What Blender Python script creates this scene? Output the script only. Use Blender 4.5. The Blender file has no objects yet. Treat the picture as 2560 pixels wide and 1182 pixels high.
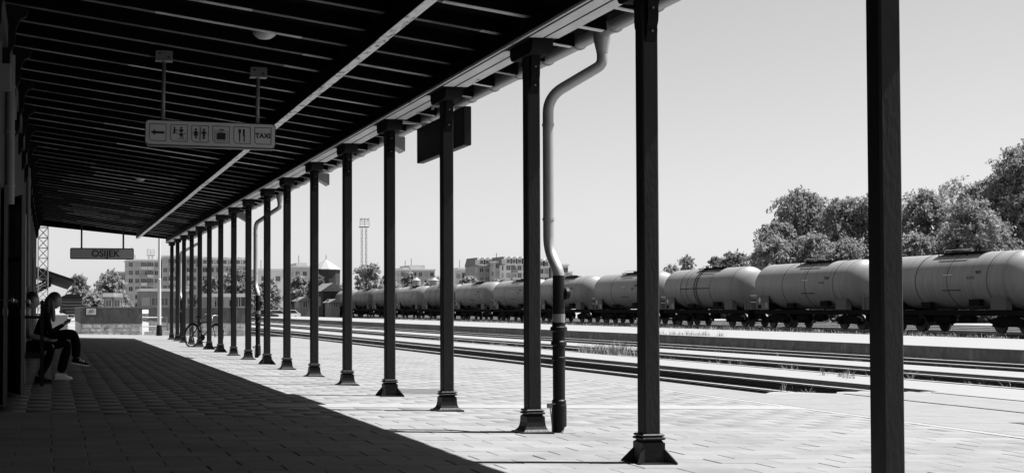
import bpy, math, random
import numpy as np
from mathutils import Vector, Matrix, Quaternion

R = math.radians
rnd = random.Random(7)
sc = bpy.context.scene
col = sc.collection

# ------------------------------------------------------------------ camera
FPX, PX, PY = 3350.0, 840.34, 677.43          # focal length and principal point for a 2560 x 1182 frame
YAW, PITCH = R(12), R(1.6)
CAM = Vector((0, 0, 1.15))
FW = Vector((math.sin(YAW) * math.cos(PITCH), math.cos(YAW) * math.cos(PITCH), math.sin(PITCH)))
RT = Vector((math.cos(YAW), -math.sin(YAW), 0))
UP = RT.cross(FW)
cd = bpy.data.cameras.new('camera')
cd.sensor_width = 36.0
cd.lens = FPX / 2560 * 36
cd.shift_x = (1280 - PX) / 2560
cd.shift_y = (PY - 591) / 2560
cd.clip_start = 0.05
cd.clip_end = 6000
cam = bpy.data.objects.new('camera', cd)
col.objects.link(cam)
m = Matrix((RT, UP, -FW)).transposed().to_4x4()
m.translation = CAM
cam.matrix_world = m
sc.camera = cam

# ------------------------------------------------------------------ light
SUN_EL = R(60.5)
SUN = Vector((math.cos(SUN_EL), -0.06 * math.cos(SUN_EL), math.sin(SUN_EL))).normalized()
w = bpy.data.worlds.new('World')
sc.world = w
w.use_nodes = True
wn = w.node_tree.nodes
sky = wn.new('ShaderNodeTexSky')
sky.sky_type = 'NISHITA'
sky.sun_disc = False
sky.sun_elevation = SUN_EL
sky.sun_rotation = math.atan2(SUN.x, SUN.y)
sky.altitude = 0
sky.air_density = 1.6
sky.dust_density = 0.2
sky.ozone_density = 6.0
bw = wn.new('ShaderNodeRGBToBW')              # the photograph is black and white
w.node_tree.links.new(sky.outputs[0], bw.inputs[0])
w.node_tree.links.new(bw.outputs[0], wn['Background'].inputs[0])
wn['Background'].inputs[1].default_value = 0.05
sl = bpy.data.lights.new('sun', 'SUN')
sl.energy = 5.0
sl.angle = R(0.53)
sl.color = (1, 1, 1)
so = bpy.data.objects.new('sun', sl)
so.rotation_euler = (-SUN).to_track_quat('-Z', 'Y').to_euler()
so.location = (30, -5, 40)
col.objects.link(so)
sc.view_settings.view_transform = 'Standard'
sc.view_settings.look = 'None'
sc.view_settings.exposure = 1.42
sc.view_settings.gamma = 1.0


# ------------------------------------------------------------------ helpers
def at(x, y, z):
    """world point seen at pixel (x, y) of the 2560 frame, at camera depth z"""
    return CAM + (RT * ((x - PX) / FPX) - UP * ((y - PY) / FPX) + FW) * z


def tag(o, label=None, cat=None, group=None, kind=None):
    if label: o['label'] = label
    if cat: o['category'] = cat
    if group: o['group'] = group
    if kind: o['kind'] = kind
    return o


def empty(name, loc=(0, 0, 0), label=None, cat=None, group=None, kind=None):
    o = bpy.data.objects.new(name, None)
    o.empty_display_size = 0.2
    o.location = loc
    col.objects.link(o)
    return tag(o, label, cat, group, kind)


def root_loc(o):
    v = Vector((0, 0, 0))
    while o is not None:
        v += o.location
        o = o.parent
    return v


def link(name, me, mat, parent=None, smooth=False):
    o = bpy.data.objects.new(name, me)
    if mat is not None and len(me.materials) == 0:
        me.materials.append(mat)
    col.objects.link(o)
    if parent is not None:
        o.parent = parent
    if smooth:
        me.shade_smooth()
    return o


def np_mesh(name, v, f):
    """v (n,3), f (m,k) with fixed k"""
    v = np.asarray(v, np.float32); f = np.asarray(f, np.int32)
    me = bpy.data.meshes.new(name)
    me.vertices.add(len(v)); me.vertices.foreach_set('co', v.ravel())
    k = f.shape[1]
    me.loops.add(f.size); me.loops.foreach_set('vertex_index', f.ravel())
    me.polygons.add(len(f)); me.polygons.foreach_set('loop_start', np.arange(0, f.size, k, dtype=np.int32))
    me.polygons.foreach_set('loop_total', np.full(len(f), k, np.int32))
    me.update(calc_edges=True)
    return me


class MB:
    def __init__(s):
        s.v = []; s.f = []

    def add(s, vs, fs):
        n = len(s.v)
        s.v += [tuple(p) for p in vs]
        s.f += [tuple(n + i for i in q) for q in fs]
        return s

    def box(s, x0, x1, y0, y1, z0, z1):
        vs = [(x0, y0, z0), (x1, y0, z0), (x1, y1, z0), (x0, y1, z0), (x0, y0, z1), (x1, y0, z1), (x1, y1, z1), (x0, y1, z1)]
        return s.add(vs, [(0, 3, 2, 1), (4, 5, 6, 7), (0, 1, 5, 4), (1, 2, 6, 5), (2, 3, 7, 6), (3, 0, 4, 7)])

    def bar(s, p0, p1, w, h, up=(0, 0, 1)):
        """rectangular bar from p0 to p1, w across, h along up"""
        p0 = Vector(p0); p1 = Vector(p1); d = (p1 - p0).normalized(); u = Vector(up)
        r = d.cross(u)
        if r.length < 1e-4: r = d.cross(Vector((1, 0, 0)))
        r.normalize(); u = r.cross(d)
        vs = []
        for p in (p0, p1):
            for a, b in ((-1, -1), (1, -1), (1, 1), (-1, 1)):
                vs.append(p + r * (a * w / 2) + u * (b * h / 2))
        return s.add(vs, [(0, 1, 2, 3), (7, 6, 5, 4), (0, 4, 5, 1), (1, 5, 6, 2), (2, 6, 7, 3), (3, 7, 4, 0)])

    def prism(s, pts, axis, a, b):
        """2D outline pts extruded along axis from a to b. axis x: pts=(y,z); y: (x,z); z: (x,y)"""
        def mk(p, t):
            return {'x': (t, p[0], p[1]), 'y': (p[0], t, p[1]), 'z': (p[0], p[1], t)}[axis]
        n = len(pts)
        vs = [mk(p, a) for p in pts] + [mk(p, b) for p in pts]
        fs = [tuple(range(n))[::-1], tuple(range(n, 2 * n))] + [(i, (i + 1) % n, n + (i + 1) % n, n + i) for i in range(n)]
        return s.add(vs, fs)

    def tube(s, path, r, n=10, cap=True):
        path = [Vector(p) for p in path]
        rs = r if isinstance(r, (list, tuple)) else [r] * len(path)
        vs = []; pr = None
        for i, p in enumerate(path):
            d = (path[min(i + 1, len(path) - 1)] - path[max(i - 1, 0)]).normalized()
            if pr is None:
                pr = d.cross(Vector((0, 0, 1)))
                if pr.length < 1e-3: pr = d.cross(Vector((1, 0, 0)))
            pr = (pr - d * pr.dot(d)).normalized()
            q = d.cross(pr)
            for k in range(n):
                a = 2 * math.pi * k / n
                vs.append(p + (pr * math.cos(a) + q * math.sin(a)) * rs[i])
        fs = []
        for i in range(len(path) - 1):
            for k in range(n):
                k2 = (k + 1) % n
                fs.append((i * n + k, i * n + k2, (i + 1) * n + k2, (i + 1) * n + k))
        if cap:
            fs.append(tuple(range(n))[::-1]); fs.append(tuple((len(path) - 1) * n + k for k in range(n)))
        return s.add(vs, fs)

    def lathe(s, prof, c, axis='z', n=20):
        """prof: list of (radius, t) along axis, from centre c"""
        c = Vector(c); vs = []
        for r, t in prof:
            for k in range(n):
                a = 2 * math.pi * k / n
                u, v = r * math.cos(a), r * math.sin(a)
                p = {'z': (u, v, t), 'y': (u, t, v), 'x': (t, u, v)}[axis]
                vs.append(c + Vector(p))
        fs = []
        for i in range(len(prof) - 1):
            for k in range(n):
                k2 = (k + 1) % n
                fs.append((i * n + k, i * n + k2, (i + 1) * n + k2, (i + 1) * n + k))
        fs.append(tuple(range(n))[::-1]); fs.append(tuple((len(prof) - 1) * n + k for k in range(n)))
        return s.add(vs, fs)

    def frustum(s, cx, cy, lev):
        """square section stack: lev = list of (half, z)"""
        vs = []
        for h, z in lev:
            vs += [(cx - h, cy - h, z), (cx + h, cy - h, z), (cx + h, cy + h, z), (cx - h, cy + h, z)]
        fs = [(3, 2, 1, 0)]
        for i in range(len(lev) - 1):
            for k in range(4):
                k2 = (k + 1) % 4
                fs.append((i * 4 + k, i * 4 + k2, (i + 1) * 4 + k2, (i + 1) * 4 + k))
        n = (len(lev) - 1) * 4
        fs.append((n, n + 1, n + 2, n + 3))
        return s.add(vs, fs)

    def mesh(s, name, off=Vector((0, 0, 0))):
        me = bpy.data.meshes.new(name)
        me.from_pydata([(x - off[0], y - off[1], z - off[2]) for x, y, z in s.v], [], s.f)
        me.update()
        import bmesh
        bm = bmesh.new(); bm.from_mesh(me)
        bmesh.ops.recalc_face_normals(bm, faces=bm.faces)
        bm.to_mesh(me); bm.free()
        return me

    def build(s, name, mat, parent=None, smooth=False, bevel=0):
        """vertices are in world space (for an unrotated parent)"""
        off = root_loc(parent) if parent is not None else Vector((0, 0, 0))
        o = link(name, s.mesh(name, off), mat, parent)
        if smooth:
            o.data.shade_smooth()
            o.data.set_sharp_from_angle(angle=R(35))
        if bevel:
            b = o.modifiers.new('bevel', 'BEVEL'); b.width = bevel; b.segments = 2; b.limit_method = 'ANGLE'
        return o


def copy_tree(o, parent=None):
    c = o.copy(); col.objects.link(c); c.parent = parent
    for ch in list(o.children):
        copy_tree(ch, c)
    return c


# ------------------------------------------------------------------ materials
MATS = {}


def mat(name, v, rough=0.8, var=0.0, scale=4.0, metal=0.0, bump=0.0, bscale=60.0, v2=None, thr=None, spec=0.5, stretch=None, detail=6.0):
    """grey procedural surface: base value v, noise variation var, optional second tone v2 in blotches above thr"""
    if name in MATS: return MATS[name]
    v *= 0.78
    if v2 is not None: v2 *= 0.78
    mt = bpy.data.materials.new(name); mt.use_nodes = True
    nt = mt.node_tree; n = nt.nodes; L = nt.links
    b = n['Principled BSDF']
    b.inputs['Roughness'].default_value = rough
    b.inputs['Metallic'].default_value = metal
    b.inputs['Specular IOR Level'].default_value = spec
    b.inputs['Base Color'].default_value = (v, v, v, 1)
    if var or v2 is not None or bump:
        g = n.new('ShaderNodeNewGeometry')
        src = g.outputs['Position']
        if stretch:
            mp = n.new('ShaderNodeMapping'); mp.inputs['Scale'].default_value = stretch
            L.new(src, mp.inputs[0]); src = mp.outputs[0]
        t = n.new('ShaderNodeTexNoise'); t.inputs['Scale'].default_value = scale; t.inputs['Detail'].default_value = detail
        t.inputs['Roughness'].default_value = 0.62
        L.new(src, t.inputs['Vector'])
        r = n.new('ShaderNodeMapRange')
        r.inputs['From Min'].default_value = 0.25; r.inputs['From Max'].default_value = 0.75
        r.inputs['To Min'].default_value = max(0.0005, v * (1 - var)); r.inputs['To Max'].default_value = v * (1 + var)
        L.new(t.outputs[0], r.inputs[0])
        out = r.outputs[0]
        if v2 is not None:
            t2 = n.new('ShaderNodeTexNoise'); t2.inputs['Scale'].default_value = scale * 0.6; t2.inputs['Detail'].default_value = 8
            t2.inputs['Roughness'].default_value = 0.7
            L.new(src, t2.inputs['Vector'])
            r2 = n.new('ShaderNodeMapRange'); r2.inputs['From Min'].default_value = thr - 0.04; r2.inputs['From Max'].default_value = thr + 0.04
            L.new(t2.outputs[0], r2.inputs[0])
            mx = n.new('ShaderNodeMix'); mx.data_type = 'FLOAT'
            L.new(r2.outputs[0], mx.inputs[0]); L.new(out, mx.inputs[2]); mx.inputs[3].default_value = v2
            out = mx.outputs[0]
        cb = n.new('ShaderNodeCombineColor')
        for i in range(3): L.new(out, cb.inputs[i])
        L.new(cb.outputs[0], b.inputs['Base Color'])
        if bump:
            t3 = n.new('ShaderNodeTexNoise'); t3.inputs['Scale'].default_value = bscale; t3.inputs['Detail'].default_value = 5
            L.new(src, t3.inputs['Vector'])
            bp = n.new('ShaderNodeBump'); bp.inputs['Strength'].default_value = bump; bp.inputs['Distance'].default_value = 0.02
            L.new(t3.outputs[0], bp.inputs['Height']); L.new(bp.outputs[0], b.inputs['Normal'])
    MATS[name] = mt
    return mt


M_PAVER = mat('paver_concrete', 0.243, 0.95, 0.10, 3.0, bump=0.25, bscale=90, spec=0.08)

def paver_tones(mt):
    """each slab its own tone, broad stains across several slabs"""
    nt = mt.node_tree; n = nt.nodes; L = nt.links
    b = n['Principled BSDF']
    src = b.inputs['Base Color'].links[0].from_socket
    g = n.new('ShaderNodeNewGeometry'); oi = n.new('ShaderNodeObjectInfo')
    ad = n.new('ShaderNodeMath'); ad.operation = 'ADD'; L.new(g.outputs['Random Per Island'], ad.inputs[0]); L.new(oi.outputs['Random'], ad.inputs[1])
    fr = n.new('ShaderNodeMath'); fr.operation = 'FRACT'; L.new(ad.outputs[0], fr.inputs[0])
    mr = n.new('ShaderNodeMapRange'); mr.inputs['To Min'].default_value = 0.88; mr.inputs['To Max'].default_value = 1.07; L.new(fr.outputs[0], mr.inputs[0])
    st = n.new('ShaderNodeTexNoise'); st.inputs['Scale'].default_value = 0.55; st.inputs['Detail'].default_value = 9; st.inputs['Roughness'].default_value = 0.7
    L.new(g.outputs['Position'], st.inputs['Vector'])
    sr = n.new('ShaderNodeMapRange'); sr.inputs['From Min'].default_value = 0.5; sr.inputs['From Max'].default_value = 0.72; sr.inputs['To Min'].default_value = 1.0; sr.inputs['To Max'].default_value = 0.72
    L.new(st.outputs[0], sr.inputs[0])
    sp = n.new('ShaderNodeTexNoise'); sp.inputs['Scale'].default_value = 22; sp.inputs['Detail'].default_value = 2
    L.new(g.outputs['Position'], sp.inputs['Vector'])
    pr = n.new('ShaderNodeMapRange'); pr.inputs['From Min'].default_value = 0.72; pr.inputs['From Max'].default_value = 0.76; pr.inputs['To Min'].default_value = 1.0; pr.inputs['To Max'].default_value = 0.45
    L.new(sp.outputs[0], pr.inputs[0])
    m1 = n.new('ShaderNodeMath'); m1.operation = 'MULTIPLY'; L.new(mr.outputs[0], m1.inputs[0]); L.new(sr.outputs[0], m1.inputs[1])
    m2 = n.new('ShaderNodeMath'); m2.operation = 'MULTIPLY'; L.new(m1.outputs[0], m2.inputs[0]); L.new(pr.outputs[0], m2.inputs[1])
    vm = n.new('ShaderNodeVectorMath'); vm.operation = 'SCALE'; L.new(src, vm.inputs[0]); L.new(m2.outputs[0], vm.inputs['Scale'])
    L.new(vm.outputs[0], b.inputs['Base Color'])


paver_tones(M_PAVER)
M_JOINT = mat('joint_sand', 0.12, 0.95, 0.3, 12)
M_CONC = mat('pale_concrete', 0.235, 0.9, 0.06, 2.5, bump=0.2, bscale=50)
M_KERB = mat('kerb_concrete', 0.2, 0.9, 0.12, 3.5, bump=0.25, bscale=60, v2=0.13, thr=0.66)
M_LINE = mat('worn_white_paint', 0.265, 0.8, 0.15, 14, v2=0.2, thr=0.6)
M_OLDC = mat('old_dark_concrete', 0.13, 0.95, 0.45, 4.5, bump=0.6, bscale=22, v2=0.24, thr=0.62, stretch=(1, 1, 0.55))
M_PAINT = mat('dark_column_paint', 0.032, 0.65, 0.25, 6, bump=0.12, bscale=45, stretch=(1, 1, 0.3), spec=0.14, v2=0.07, thr=0.74)
M_IRON = mat('black_cast_iron', 0.010, 0.5, 0.3, 9, bump=0.15, bscale=40, spec=0.2)
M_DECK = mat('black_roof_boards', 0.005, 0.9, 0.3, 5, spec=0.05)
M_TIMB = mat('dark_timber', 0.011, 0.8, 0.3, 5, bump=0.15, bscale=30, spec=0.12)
M_RAFT = mat('grey_batten_wood', 0.15, 0.8, 0.45, 1.6, v2=0.06, thr=0.58)
M_SOFF = mat('flaking_white_soffit', 0.8, 0.75, 0.2, 6, v2=0.12, thr=0.64, stretch=(1, 0.35, 1), bump=0.2)
M_PURL = mat('flaking_silver_paint', 1.1, 0.55, 0.15, 16, v2=0.2, thr=0.57, stretch=(1, 0.5, 1), bump=0.5, bscale=18)
M_ZINC = mat('zinc_sheet', 0.42, 0.42, 0.12, 3, metal=0.35)
M_STEEL = mat('grey_steel', 0.2, 0.5, 0.15, 8)
M_SIGN = mat('sign_plate', 0.62, 0.55, 0.04, 6)
M_SIGNB = mat('sign_black', 0.008, 0.6)
M_LAMP = mat('opal_glass', 0.6, 0.3)
M_BOARD = mat('dark_board', 0.012, 0.5, 0.2, 6, spec=0.2)
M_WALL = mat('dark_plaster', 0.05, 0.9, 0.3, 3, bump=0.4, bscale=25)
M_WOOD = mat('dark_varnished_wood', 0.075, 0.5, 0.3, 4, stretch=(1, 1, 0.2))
M_BENCH = mat('black_bench_wood', 0.012, 0.6, 0.3, 4, spec=0.2)
M_GLASS = mat('window_glass', 0.02, 0.08, spec=0.9)
M_DGLASS = mat('reflection_pale_glass', 0.75, 0.15, 0.3, 1.5)  # pale base colour stands for a bright reflection in the panes
M_BRASS = mat('bright_knob', 0.5, 0.25, metal=0.8)
M_BALL = mat('black_ballast', 0.018, 0.95, 0.6, 14, bump=0.8, bscale=25)
M_STONE = mat('ballast_stone', 0.06, 0.95, 0.85, 5, v2=0.3, thr=0.62)
M_RAIL = mat('rail_steel_rust', 0.018, 0.6, 0.3, 6)
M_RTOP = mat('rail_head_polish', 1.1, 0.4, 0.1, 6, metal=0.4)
M_SLEEP = mat('tarred_sleeper', 0.012, 0.9, 0.4, 8, spec=0.1)
M_GROUND = mat('dry_ground', 0.28, 1.0, 0.4, 0.25, v2=0.17, thr=0.55)
M_GRASS = mat('dry_grass', 0.3, 0.9, 0.5, 0.6)
M_TANK = mat('grey_tank_paint', 0.245, 0.5, 0.2, 1.6, stretch=(0.15, 2.6, 0.25), v2=0.15, thr=0.64, spec=0.3)
M_TANKD = mat('dark_tank_paint', 0.12, 0.5, 0.25, 1.6, stretch=(0.15, 2.6, 0.25))
M_UNDER = mat('black_underframe', 0.007, 0.85, 0.3, 5, spec=0.1)
M_TRIM = mat('dark_seam', 0.07, 0.6)
M_PLAC = mat('grey_placard', 0.075, 0.6, 0.6, 4, detail=1)
M_WHITE = mat('white_mark', 0.6, 0.6)


def leafmat(name, v, var, scale):
    """thin leaves: reflect and let light through"""
    mt = mat(name, v, 0.8, var, scale, spec=0.06)
    nt = mt.node_tree; n = nt.nodes; L = nt.links
    b = n['Principled BSDF']
    src = b.inputs['Base Color'].links[0].from_socket
    tr = n.new('ShaderNodeBsdfTranslucent'); L.new(src, tr.inputs[0])
    mx = n.new('ShaderNodeMixShader'); mx.inputs[0].default_value = 0.5
    L.new(b.outputs[0], mx.inputs[1]); L.new(tr.outputs[0], mx.inputs[2]); L.new(mx.outputs[0], n['Material Output'].inputs[0])
    return mt


M_LEAF = leafmat('foliage_mid', 0.30, 0.45, 0.9)
M_LEAFD = leafmat('foliage_dark', 0.2, 0.6, 0.9)
M_LEAFF = leafmat('foliage_far', 0.34, 0.5, 0.3)
M_BARK = mat('bark', 0.06, 0.95, 0.3, 6)
M_FAC1 = mat('facade_light', 0.75, 0.9, 0.08, 0.3)
M_FAC2 = mat('facade_mid', 0.48, 0.9, 0.1, 0.3)
M_FAC3 = mat('facade_dark', 0.27, 0.9, 0.1, 0.3)
M_ROOF = mat('tile_roof', 0.16, 0.9, 0.25, 1.2)
M_RPALE = mat('sheet_roof', 0.3, 0.5, 0.1, 0.6)
M_BRICK = mat('dark_brick', 0.04, 0.9, 0.3, 1.5)
M_WINF = mat('far_window', 0.12, 0.25)
M_BALC = mat('balcony_white', 0.6, 0.8)
M_SKIN = mat('skin', 0.27, 0.55, 0.05, 20)
M_HAIRD = mat('dark_hair', 0.012, 0.5, 0.4, 60, stretch=(1, 1, 0.1))
M_HAIRL = mat('fair_hair', 0.05, 0.5, 0.5, 60, stretch=(1, 1, 0.08))
M_CLOTH = mat('black_cloth', 0.006, 0.95, 0.3, 20, spec=0.05)
M_CLOTHG = mat('grey_cloth', 0.05, 0.9, 0.3, 20)
M_SHOEW = mat('white_sneaker', 1.0, 0.6)
M_RUBBER = mat('black_rubber', 0.015, 0.7)
M_CARW = mat('white_car_paint', 0.6, 0.25)
M_CARD = mat('dark_car_paint', 0.03, 0.25)
M_STONEW = mat('rubble_masonry', 0.62, 0.95, 0.5, 4.2, v2=0.3, thr=0.6, bump=0.5, bscale=12)


# ------------------------------------------------------------------ ground, platform, tracks
CX = 4.38                                     # column line


def gz(x):                                    # the platform drains towards the tracks
    return -0.02 * (x - CX)


SLA = math.atan(0.02)
XW, XE = -0.53, 10.4                          # station wall, platform edge


def sheet(name, x0, x1, y0, y1, z, m, kind='structure', parent=None):
    o = MB().add([(x0, y0, z), (x1, y0, z), (x1, y1, z), (x0, y1, z)], [(0, 1, 2, 3)]).build(name, m, parent)
    if kind and parent is None: o['kind'] = kind
    return o


sheet('ground', -2500, 2500, -60, 4500, -0.45, M_GROUND)


def sloped_slab(x0, x1, y0, y1, dz, zb):
    return MB().prism([(x0, zb), (x1, zb), (x1, gz(x1) + dz), (x0, gz(x0) + dz)], 'y', y0, y1)


Y_PAV0, Y_PAV1 = 3.0, 36.0
plat = sloped_slab(XW - 3, XE, -8, 60, -0.006, -0.44).build('station_platform', M_JOINT)
tag(plat, kind='structure')
PW, PD, GAP = 0.52, 0.30, 0.008
X_PAV1 = 9.12
pav = MB().frustum(0, 0, [(0.5, -0.03), (0.5, 0.0)])
bme = bpy.data.meshes.new('paver')
hw, hd = (PW - GAP) / 2, (PD - 0.004) / 2
bv = 0.004
pv = [(-hw, -hd, -0.04), (hw, -hd, -0.04), (hw, hd, -0.04), (-hw, hd, -0.04),
      (-hw, -hd, -bv), (hw, -hd, -bv), (hw, hd, -bv), (-hw, hd, -bv),
      (-hw + bv, -hd + bv, 0), (hw - bv, -hd + bv, 0), (hw - bv, hd - bv, 0), (-hw + bv, hd - bv, 0)]
pf = [(0, 1, 5, 4), (1, 2, 6, 5), (2, 3, 7, 6), (3, 0, 4, 7), (4, 5, 9, 8), (5, 6, 10, 9), (6, 7, 11, 10), (7, 4, 8, 11), (8, 9, 10, 11)]
bme.from_pydata(pv, [], pf); bme.materials.append(M_PAVER); bme.update()
BAND_Y0, BAND_Y1 = 15.0, 15.62                # a pale strip crosses the paving here
cells = []
row = 0
y = Y_PAV0
while y < Y_PAV1:
    yc = y + PD / 2
    x = XW + 0.02 - (PW / 2 if row % 2 else 0) + rnd.uniform(-0.01, 0.01)
    while x < X_PAV1 - 0.02:
        x0, x1 = max(x, XW + 0.01), min(x + PW, X_PAV1 - 0.01)
        if x1 - x0 > 0.1 and not (BAND_Y0 - 0.01 < yc < BAND_Y1 + 0.01 and (x0 + x1) / 2 > 2.4):
            cells.append((x0, x1, y, y + PD))
        x += PW
    y += PD; row += 1


def cell_area(c):
    xc, yc = (c[0] + c[1]) / 2, (c[2] + c[3]) / 2
    p = Vector((xc, yc, gz(xc))) - CAM
    z = p.dot(FW)
    if z < 0.5: return 0
    u, v = PX + FPX * p.dot(RT) / z, PY - FPX * p.dot(UP) / z
    if not (-60 < u < 2620 and v < 1215): return 0
    return 1.0 / z ** 3


cells.sort(key=cell_area, reverse=True)
jv, jf = [], []
pva = np.array(pv); pfa = np.array(pf)
rest = []
for i, c in enumerate(cells):
    xc, yc = (c[0] + c[1]) / 2, (c[2] + c[3]) / 2
    sx = (c[1] - c[0]) / PW
    dz = rnd.uniform(-0.0025, 0.0015); tx, ty = rnd.uniform(-0.006, 0.006), rnd.uniform(-0.004, 0.004)
    dx, dy = rnd.uniform(-0.002, 0.002), rnd.uniform(-0.002, 0.002)
    if i < 300:
        o = bpy.data.objects.new('paver', bme)
        o.location = (xc + dx, yc + dy, gz(xc) + dz); o.rotation_euler = (tx, SLA + ty, 0); o.scale = (sx, 1, 1)
        o.parent = plat; col.objects.link(o)
    else:
        p = pva * (sx, 1, 1)
        z = p[:, 2] + gz(xc) + dz - p[:, 0] * (0.02 + ty) + p[:, 1] * tx
        q = np.stack([p[:, 0] + xc + dx, p[:, 1] + yc + dy, z], 1)
        jf.append(pfa + 12 * len(jv)); jv.append(q)
o = link('paving', np_mesh('paving', np.concatenate(jv), np.concatenate(jf)), M_PAVER, plat)
o['kind'] = 'stuff'
# paving too far off to tell the pieces apart, and behind the camera
for n_, a, b in (('far_paving', Y_PAV1, 60), ('rear_paving', -8, Y_PAV0)):
    sloped_slab(XW, X_PAV1, a, b, -0.001, -0.1).build(n_, M_PAVER, plat)
sloped_slab(2.4, X_PAV1, BAND_Y0 + 0.02, BAND_Y1 - 0.02, 0.002, -0.2).build('paving_band', M_LINE, plat)
sloped_slab(X_PAV1 + 0.01, 9.29, -8, 60, 0.001, -0.2).build('edge_line', M_LINE, plat)
# kerb slabs along the platform edge
yy = 2.0
kb = MB()
while yy < 58:
    l = 1.0
    o = MB().prism([(9.305, gz(9.305) - 0.1), (XE + 0.03, gz(XE) - 0.16), (XE + 0.03, gz(XE) + 0.003), (9.305, gz(9.305) + 0.002)], 'y', yy + 0.006, yy + l - 0.006)
    o.build('kerb_slab', M_KERB, plat)
    yy += l
# manhole cover
mh = MB()
mh.lathe([(0.0, 0.012), (0.52, 0.012), (0.55, 0.004), (0.55, -0.02)], (5.05, 18.2, gz(5.05)), 'z', 28)
tag(mh.build('manhole_cover', mat('rusty_cover', 0.09, 0.8, 0.25, 9)), 'round dull grey manhole cover let into the platform paving', 'manhole cover')

ZR = -0.20                                    # rail head


def rail(parent, x, y0, y1, zt):
    h = 0.15
    pts = [(-0.06, 0), (0.06, 0), (0.012, 0.02), (0.012, h - 0.045), (0.035, h - 0.03), (0.035, h - 0.004), (-0.035, h - 0.004), (-0.035, h - 0.03), (-0.012, h - 0.045), (-0.012, 0.02)]
    r_ = MB().prism([(x + a, zt - h + b) for a, b in pts], 'y', y0, y1).build('rail', M_RAIL, parent)
    MB().prism([(x - 0.038, zt - 0.026), (x + 0.038, zt - 0.026), (x + 0.038, zt - 0.022), (x + 0.01, zt + 0.003), (x - 0.01, zt + 0.003), (x - 0.038, zt - 0.022)], 'y', y0, y1).build('running_surface', M_RTOP, r_)
    return r_


def stones(parent, x0, x1, y0, y1, z, n, smin, smax, seed, m=M_STONE, name='ballast_stones'):
    r = np.random.RandomState(seed)
    base = np.array([(1, 0, 0), (-1, 0, 0), (0, 1, 0), (0, -1, 0), (0, 0, 1), (0, 0, -1)], float)
    fs = np.array([(0, 2, 4), (2, 1, 4), (1, 3, 4), (3, 0, 4), (2, 0, 5), (1, 2, 5), (3, 1, 5), (0, 3, 5)])
    c = np.stack([r.uniform(x0, x1, n), y0 + (y1 - y0) * r.uniform(0, 1, n) ** 1.6, np.full(n, z)], 1)
    s = r.uniform(smin, smax, n)[:, None, None] * r.uniform(0.6, 1.2, (n, 6, 3))
    v = base[None] * s
    a = r.uniform(0, 6.28, n); ca, sa = np.cos(a)[:, None], np.sin(a)[:, None]
    v = np.stack([v[:, :, 0] * ca - v[:, :, 1] * sa, v[:, :, 0] * sa + v[:, :, 1] * ca + v[:, :, 2] * 0.3, v[:, :, 2] * 0.75], 2)
    v += c[:, None]
    f = (fs[None] + 6 * np.arange(n)[:, None, None]).reshape(-1, 3)
    o = link(name, np_mesh(name, v.reshape(-1, 3), f), m, parent)
    o['kind'] = 'stuff'
    return o


def tufts(x0, x1, y0, y1, z, n, h, seed, label=None, parent=None, name='grass_tufts', spread=0.12, blades=12, w=0.012, m=None):
    r = np.random.RandomState(seed)
    c = np.stack([r.uniform(x0, x1, n), r.uniform(y0, y1, n), np.full(n, z)], 1)
    nb = n * blades
    ci = np.repeat(np.arange(n), blades)
    b = c[ci] + np.stack([r.normal(0, spread * 0.4, nb), r.normal(0, spread * 0.4, nb), np.zeros(nb)], 1)
    hh = h * r.uniform(0.3, 1.0, nb) * r.uniform(0.4, 1.2, n)[ci]
    lean = r.normal(0, 0.35, (nb, 2)) * hh[:, None]
    a = r.uniform(0, 6.28, nb)
    d = np.stack([np.cos(a), np.sin(a), np.zeros(nb)], 1) * w * 0.5
    tip = b + np.concatenate([lean, hh[:, None]], 1)
    mid = b + np.concatenate([lean * 0.3, hh[:, None] * 0.6], 1)
    v = np.stack([b - d, b + d, mid + d * 0.7, mid - d * 0.7, tip + d * 0.1, tip - d * 0.1], 1).reshape(-1, 3)
    k = 6 * np.arange(nb)[:, None]
    f = np.concatenate([k + [0, 1, 2, 3], k + [3, 2, 4, 5]])
    o = link(name, np_mesh(name, v, f), m or M_GRASS, parent)
    if parent is None:
        tag(o, label, 'grass')
    o['kind'] = 'stuff'
    return o


def track(xc, y0, y1, zt, sleepers=None, bed=M_BALL, hw=1.15):
    t = empty('railway_track', (xc, y0, zt - 0.15), kind='structure')
    MB().prism([(xc - hw - 0.1, -0.44), (xc + hw + 0.1, -0.44), (xc + hw, zt - 0.145), (xc - hw, zt - 0.145)], 'y', y0, y1).build('ballast_bed', bed, t)
    for s in (-0.75, 0.75):
        rail(t, xc + s, y0, y1, zt)
    if sleepers:
        sm = MB().box(-1.0, 1.0, -0.12, 0.12, -0.06, 0.012).mesh('sleeper')
        sm.materials.append(M_SLEEP)
        yy = sleepers[0]
        while yy < sleepers[1]:
            o = bpy.data.objects.new('sleeper', sm); o.parent = t
            o.location = (0, yy - y0, 0.0); col.objects.link(o)
            yy += 0.65
    return t


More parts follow.
